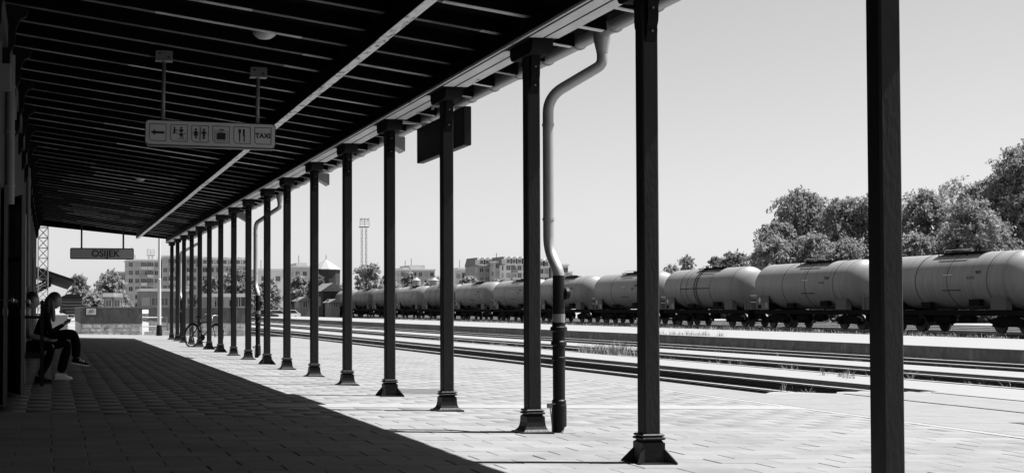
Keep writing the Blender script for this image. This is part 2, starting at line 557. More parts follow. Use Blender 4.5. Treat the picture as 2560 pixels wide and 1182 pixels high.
T1, T2, T3, TT = 12.5, 16.85, 22.3, 48.0
t1 = track(T1, 4, 330, ZR, (18.5, 60))
t2 = track(T2, 6, 330, ZR, (18, 50))
t3 = track(T3, 10, 330, ZR)
stones(t1, T1 - 1.2, T1 + 1.2, 17.5, 60, ZR - 0.145, 2600, 0.03, 0.07, 3)
stones(t1, T1 - 0.72, T1 - 0.45, 18.4, 45, ZR - 0.09, 500, 0.03, 0.06, 13)
stones(t1, T1 - 0.68, T1 - 0.1, 18.6, 55, ZR - 0.07, 420, 0.035, 0.085, 15, mat('pale_stone', 0.34, 0.95, 0.5, 7))
stones(t1, T1 + 0.78, T1 + 1.2, 18.6, 55, ZR - 0.09, 200, 0.03, 0.06, 16, MATS['pale_stone'])
stones(t2, T2 - 0.68, T2 + 0.3, 18.6, 55, ZR - 0.1, 260, 0.035, 0.07, 17, MATS['pale_stone'])
stones(t2, T2 - 1.2, T2 + 1.2, 18, 60, ZR - 0.145, 1800, 0.03, 0.07, 4)
sheet('bounce_cut_sheet', 33.7, 46.6, 20, 330, -0.4, M_BALL)  # unseen dark sheet added to cut ground bounce onto the tanks
stones(t3, T3 - 1.2, T3 + 1.2, 25, 70, ZR - 0.145, 900, 0.03, 0.07, 5)
tufts(T2 - 0.9, T2 + 0.6, 20, 60, ZR - 0.15, 130, 0.24, 21, 'thin dry weeds between the rails of the second track')
tufts(T2 - 1.0, T2 + 0.4, 36.2, 39.0, ZR - 0.15, 55, 0.5, 22, 'thick clump of tall dry grass beside the second track', spread=0.3, blades=34, w=0.02)
tufts(T3 - 1.3, T3 - 0.6, 24, 60, ZR - 0.15, 60, 0.2, 23, 'sparse weeds along the third track')
tufts(T1 - 1.0, T1 - 0.5, 18.6, 20.2, ZR - 0.15, 14, 0.3, 24, 'small weeds at the end of the crossing deck')

for n_, x0, x1 in (('low_platform', 13.85, 15.5), ('low_platform', 18.1, 19.75)):
    o = MB().box(x0, x1, 4, 200, -0.44, -0.168).build(n_, M_CONC); tag(o, kind='structure')
    MB().box(x0 - 0.02, x0 + 0.16, 4, 200, -0.3, -0.162).build('edge_kerb', M_CONC, o)
o = MB().box(24.95, 33.6, 4, 230, -0.44, 0.045).build('island_platform', M_OLDC); tag(o, kind='structure')
MB().box(24.9, 33.6, 4, 230, 0.046, 0.07).build('island_paving', M_CONC, o)
tufts(33.2, 34.6, 42, 140, 0.02, 900, 0.22, 31, 'ragged dry grass along the far edge of the island platform', spread=0.3, blades=10, w=0.03)
tufts(25.2, 25.8, 48, 54, 0.07, 30, 0.22, 32, 'small weeds growing on the edge of the island platform', spread=0.2)
tufts(14.6, 15.4, 22, 24, -0.165, 6, 0.2, 33, 'single weed sprouting on the first low platform')

tt = track(TT, 30, 330, -0.12, None, M_BALL)
for x_ in (54.5, 59.5, 65, 71):
    track(x_, 30, 330, -0.16, None, mat('grey_ballast', 0.42, 0.95, 0.5, 6))

# boarded crossing at platform level, close to the camera
cr = empty('crossing_deck', (12.5, 12, -0.44), 'pale concrete crossing deck laid flush over the first track', 'crossing')
for x0, x1 in ((XE + 0.045, 11.70), (11.81, 13.19), (13.31, 15.3)):
    y1_ = 18.4
    z1 = -0.135
    nb_ = 6
    for k in range(nb_):
        a = 3 + (y1_ - 3) * k / nb_; b = 3 + (y1_ - 3) * (k + 1) / nb_
        if x1 < 11.75 and k == 3: continue
        MB().box(x0, x1, a + 0.006, b - 0.006, -0.44, z1 - 0.002 * (k % 2)).build('deck_slab', M_CONC if x0 > 13 else M_KERB, cr)
    # ragged concrete lip
    lip = []
    for k in range(9):
        t_ = k / 8
        lip.append((x0 + (x1 - x0) * t_, y1_ + 0.25 + rnd.uniform(-0.12, 0.12) + 0.4 * (1 - abs(2 * t_ - 1))))
    MB().prism([(x0, y1_ - 0.004), (x1, y1_ - 0.004)] + lip[::-1], 'z', -0.44, z1 - 0.012).build('deck_lip', M_CONC, cr)
MB().box(XE + 0.045, 11.70, 10.7, 13.2, -0.44, -0.36).build('deck_hole', M_BALL, cr)
MB().prism([(10.62, 13.25), (11.70, 13.25), (11.70, 10.75), (11.45, 11.2), (11.2, 12.6)], 'z', -0.44, -0.136).build('broken_slab', M_KERB, cr)

#PART2
# ------------------------------------------------------------------ canopy
COLY = [6.42, 9.35, 11.83, 14.58, 17.2, 19.8, 22.4, 25.1, 27.5, 30.2, 32.7, 35.3, 37.9, 40.4, 42.8, 45.35, 47.7, 50.0]
COLY = [-4.4, -1.7, 1.0, 3.7] + COLY
Z_CAP, Z_BM, Z_RB = 3.49, 3.62, 3.82           # column head, beam underside, rafter underside at the beam
SLP = 0.131                                    # roof falls towards the tracks
YC0, YC1 = -7.0, 50.75


def zr(x):                                     # underside of the rafters
    return Z_RB - SLP * (x - 4.30)


can = empty('platform_canopy', (CX, 0, 0), 'long dark timber platform canopy on a row of square columns', 'canopy')


def arc(c, r, a0, a1, n):
    return [(c[0] + r * math.cos(a0 + (a1 - a0) * i / n), c[1] + r * math.sin(a0 + (a1 - a0) * i / n)) for i in range(n + 1)]


def make_column(y, kind):
    s = 0.065
    c = MB()
    ch = 0.012                                 # small chamfer on the shaft's corners
    oct_ = [(-s + ch, -s), (s - ch, -s), (s, -s + ch), (s, s - ch), (s - ch, s), (-s + ch, s), (-s, s - ch), (-s, -s + ch)]
    c.prism([(CX + a, y + b) for a, b in oct_], 'z', 0.15, Z_CAP)
    shaft = c.build('column', M_PAINT, can)
    pl = MB()
    if kind == 0:                              # flared cast-iron foot
        pl.frustum(CX, y, [(0.155, -0.02), (0.155, 0.012), (0.128, 0.02), (0.108, 0.038), (0.096, 0.065), (0.090, 0.10), (0.088, 0.155), (0.074, 0.166), (0.070, 0.172)])
    else:                                      # straight box foot with angled fins
        pl.frustum(CX, y, [(0.088, -0.02), (0.088, 0.155), (0.074, 0.166), (0.070, 0.172)])
    p = pl.build('foot', M_IRON, shaft)
    if kind == 1:
        for sx in (-1, 1):
            for sy in (-1, 1):
                c0 = Vector((CX + sx * 0.084, y + sy * 0.084, 0)); dg = Vector((sx, sy, 0)).normalized(); nr = Vector((-sy, sx, 0)).normalized() * 0.011
                a_, b_, c_ = c0 + Vector((0, 0, 0.112)), c0 + dg * 0.098 + Vector((0, 0, 0.012)), c0 + dg * 0.098 + Vector((0, 0, -0.01))
                d_ = c0 + Vector((0, 0, -0.01))
                MB().add([q + nr for q in (a_, b_, c_, d_)] + [q - nr for q in (a_, b_, c_, d_)], [(0, 1, 2, 3), (7, 6, 5, 4), (0, 4, 5, 1), (1, 5, 6, 2), (2, 6, 7, 3), (3, 7, 4, 0)]).build('fin', M_IRON, shaft)
        MB().box(CX - 0.15, CX + 0.15, y - 0.15, y + 0.15, -0.02, 0.011).build('base_plate', M_IRON, shaft)
    MB().frustum(CX, y, [(0.070, 0.172), (0.088, 0.178), (0.092, 0.186), (0.088, 0.194), (0.074, 0.198)]).build('moulding', M_IRON, shaft)
    MB().frustum(CX, y, [(0.070, 0.198), (0.084, 0.203), (0.086, 0.212), (0.080, 0.219), (0.066, 0.222)]).build('moulding', M_IRON, shaft)
    # saddle timber carrying the beams, rounded ends
    L_, h = 0.31, Z_BM - Z_CAP
    prof = [(y - L_, Z_BM - 0.002), (y - L_, Z_BM - 0.05)] + [(y - L_ + 0.09 - 0.09 * math.cos(t), Z_BM - 0.05 - (h - 0.05) * math.sin(t)) for t in (0.4, 0.8, 1.2, 1.57)] \
        + [(y + L_ - 0.09 + 0.09 * math.cos(t), Z_BM - 0.05 - (h - 0.05) * math.sin(t)) for t in (1.57, 1.2, 0.8, 0.4)] + [(y + L_, Z_BM - 0.05), (y + L_, Z_BM - 0.002)]
    MB().prism(prof, 'x', CX - 0.10, CX + 0.10).build('saddle', M_TIMB, shaft)
    # carved brackets under the saddle, front and back
    for sg in (-1, 1):
        pr = [(0.064, Z_CAP), (0.135, Z_CAP), (0.132, Z_CAP - 0.05), (0.12, Z_CAP - 0.10), (0.125, Z_CAP - 0.15), (0.118, Z_CAP - 0.20), (0.10, Z_CAP - 0.235), (0.104, Z_CAP - 0.27), (0.085, Z_CAP - 0.32), (0.064, Z_CAP - 0.35)]
        pr = [(y + sg * a, b) for a, b in pr]
        b_ = MB().prism(pr, 'x', CX - 0.042, CX + 0.042).build('bracket', M_TIMB, shaft)
        for zz, dy in ((Z_CAP - 0.10, 0.117), (Z_CAP - 0.27, 0.1)):
            MB().lathe([(0.009, 0), (0.009, 0.012)] if sg > 0 else [(0.009, -0.012), (0.009, 0)], (CX, y + sg * dy, zz), 'y', 8).build('bolt', M_STEEL, b_)
    return shaft


FOOTK = [1, 1, 1, 1, 1, 1, 0, 0, 1, 0, 0, 0, 1, 0, 0, 1, 1, 0, 0, 0, 0, 0]
for i, y in enumerate(COLY):
    make_column(y, FOOTK[i])

# twin longitudinal beams and their pale undersides (dark timber left at the saddles stands for shade)
BM = (CX - 0.145, CX - 0.008, CX + 0.008, CX + 0.145)
for a, b in ((BM[0], BM[1]), (BM[2], BM[3])):
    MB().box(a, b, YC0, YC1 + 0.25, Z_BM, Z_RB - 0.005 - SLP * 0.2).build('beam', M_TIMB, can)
for i in range(len(COLY) - 1):
    a, b = COLY[i] + 0.34, COLY[i + 1] - 0.34
    for k, (x0, x1) in enumerate(((BM[0], BM[1]), (BM[2], BM[3]))):
        MB().box(x0 + 0.004, x1 - 0.004, a, b, Z_BM - 0.007, Z_BM - 0.001).build('soffit_board', M_SOFF, can)
MB().box(BM[0] - 0.03, BM[0] - 0.001, YC0, YC1, Z_BM + 0.005, Z_BM + 0.03).build('beam_fillet', M_SOFF, can)

# purlin with flaking silver underside
PXC = 3.16
MB().box(PXC - 0.055, PXC + 0.055, YC0, YC1 + 0.1, zr(PXC) - 0.19, zr(PXC) + 0.02).build('purlin', M_TIMB, can)
yy = YC0
while yy < YC1:
    l = rnd.uniform(2.2, 3.4)
    l = min(l, YC1 + 0.1 - yy)
    d = rnd.uniform(-0.006, 0.006)
    MB().box(PXC - 0.052 + d, PXC + 0.052 + d, yy + 0.006, yy + l - 0.006, zr(PXC) - 0.197, zr(PXC) - 0.191).build('soffit_board', M_PURL, can)
    yy += l

# rafters with paler battens nailed below
XR0, XR1 = XW, 5.02
ry = YC0 + 0.2
RAFT = []
while ry < YC1 - 0.1:
    RAFT.append(ry + rnd.uniform(-0.02, 0.02))
    ry += 0.80
vals = [0.5, 0.18, 0.7, 0.34, 0.12, 0.85]
RM = [mat('batten_%s' % n_, v_, 0.8, 0.4, 2.2, v2=v_ * 0.45, thr=0.6, stretch=(1, 1, 1)) for n_, v_ in zip(('a', 'b', 'c', 'd', 'e', 'f'), vals)]
for k, ry in enumerate(RAFT):
    rf = MB()
    zz0, zz1 = zr(XR0), zr(XR1)
    rf.prism([(XR0, zz0), (XR1, zz1), (XR1, zz1 + 0.12), (XR0, zz0 + 0.12)], 'y', ry - 0.045, ry + 0.045)
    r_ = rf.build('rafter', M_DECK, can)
    xb = rnd.uniform(0.1, 1.2)
    MB().prism([(XR0, zr(XR0) - 0.008), (xb - 0.004, zr(xb) - 0.008), (xb - 0.004, zr(xb) - 0.001), (XR0, zr(XR0) - 0.001)], 'y', ry - 0.034, ry + 0.034).build('batten', RM[rnd.choice((1, 4, 4, 3))], r_)  # darker wall-end length: the light's fade toward the wall, put in the colour
    while xb < XR1 - 0.1:                      # nailed on in lengths
        xe = min(xb + rnd.uniform(1.2, 3.6), XR1 - 0.02)
        j_ = rnd.uniform(-0.004, 0.004); hw_ = rnd.uniform(0.026, 0.04)
        MB().prism([(xb, zr(xb) - 0.008), (xe, zr(xe) - 0.008), (xe, zr(xe) - 0.001), (xb, zr(xb) - 0.001)], 'y', ry - hw_ + j_, ry + hw_ + j_).build('batten', RM[rnd.randrange(6)], r_)
        xb = xe + 0.004
# roof deck
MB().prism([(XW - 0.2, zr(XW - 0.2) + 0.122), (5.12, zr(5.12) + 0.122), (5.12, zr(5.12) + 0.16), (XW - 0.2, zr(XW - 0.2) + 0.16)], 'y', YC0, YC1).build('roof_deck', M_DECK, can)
# end boards
MB().prism([(XW + 0.1, zr(XW) - 0.24), (4.2, zr(4.2) - 0.06), (5.0, zr(5.0) - 0.02), (5.0, zr(5.0) + 0.12), (XW + 0.1, zr(XW) + 0.12)], 'y', YC1, YC1 + 0.04).build('end_board', M_DECK, can)
# strut across the ceiling far down the platform
MB().tube([(3.3, 33.6, zr(3.3) - 0.03), (4.05, 33.6, zr(4.05) - 0.03), (4.24, 33.2, 3.66)], 0.016, 8).build('cable_conduit', M_ZINC, can)

# gutter (half round) with seam beads and hooks
GX, GZ, GR = 5.10, 3.79, 0.078
g = MB()
ga = [math.pi + math.pi * i / 10 for i in range(11)]
ga[0] -= 0.15; ga[-1] += 0.15
out = [(GX + GR * math.cos(a), GZ + GR * math.sin(a)) for a in ga]
inn = [(GX + (GR - 0.004) * math.cos(a), GZ + (GR - 0.004) * math.sin(a)) for a in ga[::-1]]
n_ = len(out)
pts = out + inn
vs = [(p[0], YC0, p[1]) for p in pts] + [(p[0], YC1, p[1]) for p in pts]
N_ = len(pts)
fs = [(i, (i + 1) % N_, N_ + (i + 1) % N_, N_ + i) for i in range(N_)]
gut = g.add(vs, fs).build('gutter', M_ZINC, can, smooth=True)
yy = 2.0
while yy < YC1:
    s_ = MB()
    rr = GR + 0.011
    o2 = [(GX + rr * math.cos(a), GZ + rr * math.sin(a)) for a in ga]
    i2 = [(GX + (GR - 0.001) * math.cos(a), GZ + (GR - 0.001) * math.sin(a)) for a in ga[::-1]]
    s_.prism(o2 + i2, 'y', yy - 0.012, yy + 0.012)
    s_.build('gutter_hook', M_ZINC, gut)
    yy += 0.868


def bend(path, r=0.12, n=6):
    """round the corners of a polyline"""
    path = [Vector(p) for p in path]
    out_ = [path[0]]
    for i in range(1, len(path) - 1):
        a, b, c = path[i - 1], path[i], path[i + 1]
        d0 = (a - b); d1 = (c - b)
        l = min(r, d0.length * 0.45, d1.length * 0.45)
        p0, p1 = b + d0.normalized() * l, b + d1.normalized() * l
        for k in range(n + 1):
            t = k / n
            out_.append(p0 * (1 - t) ** 2 + b * 2 * t * (1 - t) + p1 * t ** 2)
    out_.append(path[-1])
    return out_


def downpipe(yo, yv, xv, big=True):
    """yo: outlet along the gutter; (xv, yv): the upright"""
    r = 0.052
    h = MB().lathe([(0.085, 0.05), (0.08, -0.03), (0.058, -0.13), (0.055, -0.15)], (GX, yo, GZ - 0.07), 'z', 16)
    hop = h.build('downpipe', M_ZINC, can, smooth=True)
    p = bend([(GX, yo, GZ - 0.2), (GX, yo, GZ - 0.33), (xv, yv, GZ - 0.62), (xv, yv, 1.72), (xv + 0.035, yv - 0.16, 1.50), (xv + 0.035, yv - 0.16, 1.38)], 0.16, 8)
    MB().tube(p, r, 16).build('pipe_bend', M_ZINC, hop, smooth=True)
    for zz in (2.9, 2.0):
        MB().lathe([(r + 0.006, -0.012), (r + 0.006, 0.012)], (xv, yv, zz), 'z', 16).build('clamp', M_ZINC, hop)
    x, y = xv + 0.035, yv - 0.16
    b = MB().lathe([(0.054, 1.46), (0.058, 1.12), (0.058, 1.10)], (x, y, 0), 'z', 16)
    up_ = b.build('cast_iron_pipe', M_IRON, hop, smooth=True)
    MB().lathe([(0.06, 1.10), (0.06, 1.02)], (x, y, 0), 'z', 16).build('label_collar', M_STEEL, hop)
    MB().lathe([(0.062, 1.02), (0.062, 0.985), (0.078, 0.975), (0.080, 0.945), (0.062, 0.93), (0.060, 0.85), (0.072, 0.84), (0.074, 0.81), (0.060, 0.80), (0.058, 0.70), (0.066, 0.695), (0.066, 0.67), (0.058, 0.665), (0.057, 0.30), (0.066, 0.29), (0.066, 0.25), (0.070, 0.248), (0.070, 0.02), (0.070, 0.0)], (x, y, 0), 'z', 16).build('cast_iron_pipe', M_IRON, hop, smooth=True)
    MB().lathe([(0.05, 0.0), (0.062, 0.012), (0.062, 0.04), (0.05, 0.055), (0.0, 0.06)], (x + 0.05, y, 1.29), 'x', 16).build('inspection_cap', M_IRON, hop)
    MB().add([(x - 0.02, y - 0.14, gz(x)), (x + 0.13, y - 0.12, gz(x)), (x + 0.10, y + 0.02, gz(x)), (x - 0.01, y, gz(x)), (x + 0.02, y - 0.09, 0.035), (x + 0.09, y - 0.08, 0.04), (x + 0.07, y - 0.01, 0.06), (x + 0.02, y - 0.02, 0.05)],
             [(0, 1, 5, 4), (1, 2, 6, 5), (2, 3, 7, 6), (3, 0, 4, 7), (4, 5, 6, 7)]).build('foot_mortar', M_CONC, hop)
    # earthing clip and wire
    e_ = MB().box(x - 0.125, x - 0.085, y - 0.05, y - 0.01, 0.225, 0.265); e_.tube([(x - 0.1, y - 0.03, 0.23), (x - 0.085, y - 0.03, 0.1), (x - 0.075, y - 0.03, 0.0)], 0.005, 6); e_.bar((x - 0.09, y - 0.03, 0.262), (x - 0.05, y - 0.03, 0.262), 0.02, 0.012)
    e_.build('earth_wire', M_STEEL, hop)


downpipe(11.85, 12.05, 4.63)
downpipe(30.2, 31.5, 4.74)
downpipe(47.2, 49.0, 4.60)

# small grey loudspeakers on the beam's outer side
for yv in (18.35, 33.9, 23.6):
    sp = empty('loudspeaker', (4.75, yv, 3.5), None, 'loudspeaker', 'loudspeakers under the canopy edge')
    MB().add([(4.60, yv - 0.1, 3.50), (4.60, yv + 0.1, 3.50), (4.60, yv + 0.1, 3.58), (4.60, yv - 0.1, 3.58), (4.86, yv - 0.16, 3.36), (4.86, yv + 0.16, 3.36), (4.86, yv + 0.16, 3.56), (4.86, yv - 0.16, 3.56)],
             [(0, 1, 2, 3), (4, 7, 6, 5), (0, 4, 5, 1), (1, 5, 6, 2), (2, 6, 7, 3), (3, 7, 4, 0)]).build('horn', M_ZINC, sp)
    MB().tube([(4.6, yv, 3.6), (4.7, yv, 3.62), (4.75, yv, 3.56)], 0.012, 6).build('mount', M_STEEL, sp)
for o, l in zip([o for o in bpy.data.objects if o.name.startswith('loudspeaker')], ('grey horn loudspeaker under the canopy edge just past the hanging board', 'grey horn loudspeaker beside the second downpipe outlet', 'grey horn loudspeaker midway between hanging board and second downpipe')):
    o['label'] = l

# hanging board on the track side
bx, by0, by1, bz0, bz1 = 4.86, 15.3, 17.4, 3.10, 3.57
bd = empty('hanging_board', (bx, (by0 + by1) / 2, bz0), 'dark rectangular board hung beneath the canopy edge behind a column', 'board')
MB().box(bx - 0.05, bx + 0.05, by0, by1, bz0, bz1).build('casing', M_BOARD, bd, bevel=0.012)
MB().box(bx - 0.056, bx - 0.051, by0 + 0.05, by1 - 0.05, bz0 + 0.17, bz0 + 0.182).build('panel_seam', M_IRON, bd)
MB().box(bx - 0.057, bx - 0.051, by0 + 0.05, by1 - 0.05, bz0 + 0.30, bz0 + 0.31).build('panel_seam', M_IRON, bd)
for yv in (by0 + 0.3, by1 - 0.3):
    hb = MB(); hb.box(bx - 0.35, bx - 0.34, yv - 0.05, yv + 0.05, 3.56, 3.7); hb.bar((bx - 0.34, yv, 3.6), (bx + 0.02, yv, 3.6), 0.09, 0.01); hb.bar((bx - 0.02, yv, 3.6), (bx - 0.02, yv, 3.56), 0.09, 0.01, (0, 1, 0))
    hb.build('hanger', M_ZINC, bd)

# ------------------------------------------------------------------ signs and lamps under the canopy
def text_part(txt, size, loc, rot, parent, m, ext=0.002, bold=0.0):
    cu = bpy.data.curves.new('lettering', 'FONT'); cu.body = txt; cu.size = size; cu.align_x = 'CENTER'; cu.align_y = 'CENTER'; cu.extrude = ext; cu.offset = bold
    to = bpy.data.objects.new('lettering_tmp', cu); col.objects.link(to)
    bpy.context.view_layer.update()
    dg = bpy.context.evaluated_depsgraph_get()
    me = bpy.data.meshes.new_from_object(to.evaluated_get(dg))
    bpy.data.objects.remove(to)
    me.materials.clear()
    o = link('lettering', me, m, parent)
    o.location = loc; o.rotation_euler = rot
    return o


def rrect(w, h, r, n=5):
    p = []
    for cx, cy, a in ((w / 2 - r, h / 2 - r, 0), (-w / 2 + r, h / 2 - r, 90), (-w / 2 + r, -h / 2 + r, 180), (w / 2 - r, -h / 2 + r, 270)):
        for k in range(n + 1):
            t = R(a + 90 * k / n); p.append((cx + r * math.cos(t), cy + r * math.sin(t)))
    return p


# pictogram sign; built in local coordinates: x along the sign, z up, face towards -y
SY = min(RAFT, key=lambda v: abs(v - 16.3))
sg = empty('pictogram_sign', (1.905, SY, 3.285), 'grey pictogram sign with arrow, ticket counter, toilets and TAXI hung from rafters', 'sign')
sg.rotation_euler = (0, R(0.9), R(-3))


def lp(name, pts, y0, y1, m, parent=sg):
    return link(name, MB().prism(pts, 'y', y0, y1).mesh(name), m, parent)


SW, SH = 1.60, 0.305
lp('casing', rrect(SW, SH, 0.045), -0.05, 0.05, M_SIGNB)
lp('face', rrect(SW - 0.018, SH - 0.018, 0.04), -0.054, -0.0505, M_SIGN)
lp('under_trim', [(-SW / 2 + 0.03, -SH / 2 - 0.012), (SW / 2 - 0.03, -SH / 2 - 0.012), (SW / 2 - 0.03, -SH / 2 + 0.004), (-SW / 2 + 0.03, -SH / 2 + 0.004)], -0.048, 0.048, M_STEEL)
Y0, Y1 = -0.0565, -0.0545


def frame(cx):
    h = 0.105; t = 0.007; r = 0.045
    o = [(cx + h, h), (cx - h, h), (cx - h, -h + r)] + [(cx - h + r - r * math.cos(a), -h + r - r * math.sin(a)) for a in (0.4, 0.8, 1.2, 1.57)] + [(cx + h, -h)]
    q = h - t; r2 = r - t
    i = [(cx + q, q), (cx - q, q), (cx - q, -q + r2)] + [(cx - q + r2 - r2 * math.cos(a), -q + r2 - r2 * math.sin(a)) for a in (0.4, 0.8, 1.2, 1.57)] + [(cx + q, -q)]
    n = len(o)
    vs = [(p[0], Y0, p[1]) for p in o] + [(p[0], Y0, p[1]) for p in i] + [(p[0], Y1, p[1]) for p in o] + [(p[0], Y1, p[1]) for p in i]
    fs = []
    for k in range(n):
        k2 = (k + 1) % n
        fs += [(k, k2, n + k2, n + k), (k, 2 * n + k, 2 * n + k2, k2), (n + k, n + k2, 3 * n + k2, 3 * n + k)]
    return link('pictogram_frame', MB().add(vs, fs).mesh('pictogram_frame'), M_SIGNB, sg)


PCX = [-0.645 + 0.2575 * i for i in range(6)]
for c in PCX: frame(c)


def pic(cx, *polys):
    mb = MB()
    for p in polys: mb.prism([(cx + a, b) for a, b in p], 'y', Y0, Y1)
    return link('pictogram', mb.mesh('pictogram'), M_SIGNB, sg)


def disc(x, y, r): return [(x + r * math.cos(2 * math.pi * k / 12), y + r * math.sin(2 * math.pi * k / 12)) for k in range(12)]
def rect(x0, x1, y0, y1): return [(x0, y0), (x1, y0), (x1, y1), (x0, y1)]


pic(PCX[0], [(-0.085, 0.0), (-0.03, 0.035), (-0.03, 0.015), (0.08, 0.015), (0.08, -0.015), (-0.03, -0.015), (-0.03, -0.035)])
pic(PCX[1], disc(-0.055, 0.062, 0.012), [(-0.066, 0.048), (-0.044, 0.048), (-0.02, 0.036), (-0.02, 0.026), (-0.044, 0.032), (-0.046, 0.0), (-0.066, 0.0)],
    rect(-0.08, 0.085, -0.008, 0.0), disc(0.028, 0.066, 0.013), [(0.012, 0.05), (0.042, 0.05), (0.06, 0.03), (0.05, 0.022), (0.042, 0.032), (0.042, 0.008), (0.012, 0.008), (0.012, 0.03), (0.0, 0.022), (-0.004, 0.03)],
    [(0.012, -0.008), (0.044, -0.008), (0.056, -0.034), (0.002, -0.034)], [(0.018, -0.034), (0.03, -0.034), (0.03, -0.066), (0.02, -0.066)], [(0.034, -0.034), (0.044, -0.034), (0.06, -0.062), (0.05, -0.066)], rect(-0.012, 0.085, -0.076, -0.071))
pic(PCX[2], rect(-0.006, 0.006, -0.085, 0.085), disc(-0.052, 0.052, 0.014), [(-0.066, 0.035), (-0.038, 0.035), (-0.018, 0.005), (-0.028, 0.0), (-0.04, 0.016), (-0.024, -0.025), (-0.08, -0.025), (-0.064, 0.016), (-0.076, 0.0), (-0.086, 0.005)],
    [(-0.062, -0.025), (-0.052, -0.025), (-0.052, -0.062), (-0.062, -0.062)], [(-0.048, -0.025), (-0.038, -0.025), (-0.034, -0.06), (-0.044, -0.062)],
    disc(0.046, 0.052, 0.014), [(0.028, 0.035), (0.064, 0.035), (0.084, 0.004), (0.074, -0.002), (0.062, 0.014), (0.06, -0.03), (0.032, -0.03), (0.03, 0.014), (0.018, -0.002), (0.008, 0.004)],
    rect(0.032, 0.044, -0.065, -0.03), rect(0.048, 0.06, -0.065, -0.03))
pic(PCX[3], rect(-0.055, 0.055, -0.062, 0.02), rect(-0.078, -0.073, -0.078, 0.045), rect(0.073, 0.078, -0.078, 0.045), rect(-0.073, 0.073, 0.04, 0.045), rect(-0.073, 0.073, -0.078, -0.073), [(-0.04, 0.06), (0.0, 0.07), (0.04, 0.062), (0.035, 0.052), (-0.01, 0.055)], rect(-0.025, 0.025, 0.024, 0.032))
pic(PCX[4], [(-0.045, 0.075), (-0.012, 0.075), (-0.014, 0.03), (-0.022, 0.02), (-0.022, -0.08), (-0.036, -0.08), (-0.036, 0.02), (-0.044, 0.03)], [(0.01, 0.075), (0.034, 0.075), (0.034, -0.08), (0.02, -0.08), (0.02, -0.01), (0.01, -0.01)])
text_part('TAXI', 0.085, (PCX[5], Y0, 0.0), (R(90), 0, 0), sg, M_SIGNB, 0.001, 0.0028)
for px_ in (-0.585, 0.575):
    q = sg
    zt_ = zr(1.905 + px_) - 3.285 + 0.01
    link('hanger_post', MB().tube([(px_, 0, SH / 2 - 0.002), (px_, 0, zt_)], 0.024, 12).mesh('hanger_post'), M_STEEL, sg).data.shade_smooth()
    pl_ = MB().prism([(px_ + a, zt_ + b) for a, b in rrect(0.21, 0.12, 0.02)], 'y', -0.098, -0.088)
    pl_.box(px_ - 0.105, px_ + 0.105, -0.105, 0.03, zt_ - 0.062, zt_ - 0.055)
    h_ = link('hanger_plate', pl_.mesh('hanger_plate'), M_STEEL, sg)
    for dx_, dz_ in ((-0.055, 0.025), (0.05, -0.02)):
        link('bolt', MB().lathe([(0.014, -0.104), (0.014, -0.098)], (px_ + dx_, 0, zt_ + dz_), 'y', 10).mesh('bolt'), M_SIGNB, h_)

# station name sign far down the platform
OY = 48.5
ox, oz = 1.765, 3.105
os_ = empty('station_name_sign', (ox, OY, oz), 'grey station name sign reading OSIJEK hung at the end of the canopy', 'sign')
OW, OH = 2.24, 0.40
link('casing', MB().prism(rrect(OW, OH, 0.05), 'y', -0.06, 0.06).mesh('casing'), M_SIGNB, os_)
link('face', MB().prism(rrect(OW - 0.07, OH - 0.07, 0.03), 'y', -0.064, -0.061).mesh('face'), M_SIGN, os_)
text_part('OSIJEK', 0.34, (0.12, -0.0655, -0.005), (R(90), 0, 0), os_, M_SIGNB, 0.001, 0.006)
for dx_ in (-0.72, 0.75):
    link('hanger_post', MB().tube([(dx_, 0, OH / 2 - 0.01), (dx_, 0, zr(ox + dx_) - oz + 0.1)], 0.033, 10).mesh('hanger_post'), M_SIGNB, os_)

# round ceiling lamps
for k, (lx, ly, lb) in enumerate(((2.24, 14.05, 'round opal ceiling lamp nearest the camera, right of the pictogram sign'), (2.12, 22.75, 'second opal ceiling lamp, seen just above the pictogram sign'), (2.0, 31.0, 'third round ceiling lamp farther down the canopy'))):
    ly = min(RAFT, key=lambda v: abs(v - ly)) + 0.24
    lz = zr(lx) + 0.06
    lo = empty('ceiling_lamp', (lx, ly, lz), lb, 'lamp', 'round lamps on the canopy ceiling')
    MB().lathe([(0.14, 0.06), (0.14, 0.0), (0.0, 0.0)], (lx, ly, lz), 'z', 20).build('lamp_base', M_STEEL, lo)
    MB().lathe([(0.135, 0.0), (0.13, -0.03), (0.11, -0.06), (0.07, -0.085), (0.02, -0.095)], (lx, ly, lz), 'z', 24).build('lamp_globe', M_LAMP, lo, smooth=True)

# ------------------------------------------------------------------ station building on the left
sb = empty('station_building', (XW - 2, 0, 0), 'dark station building wall with open doors along the left edge', 'building')
wall = MB()
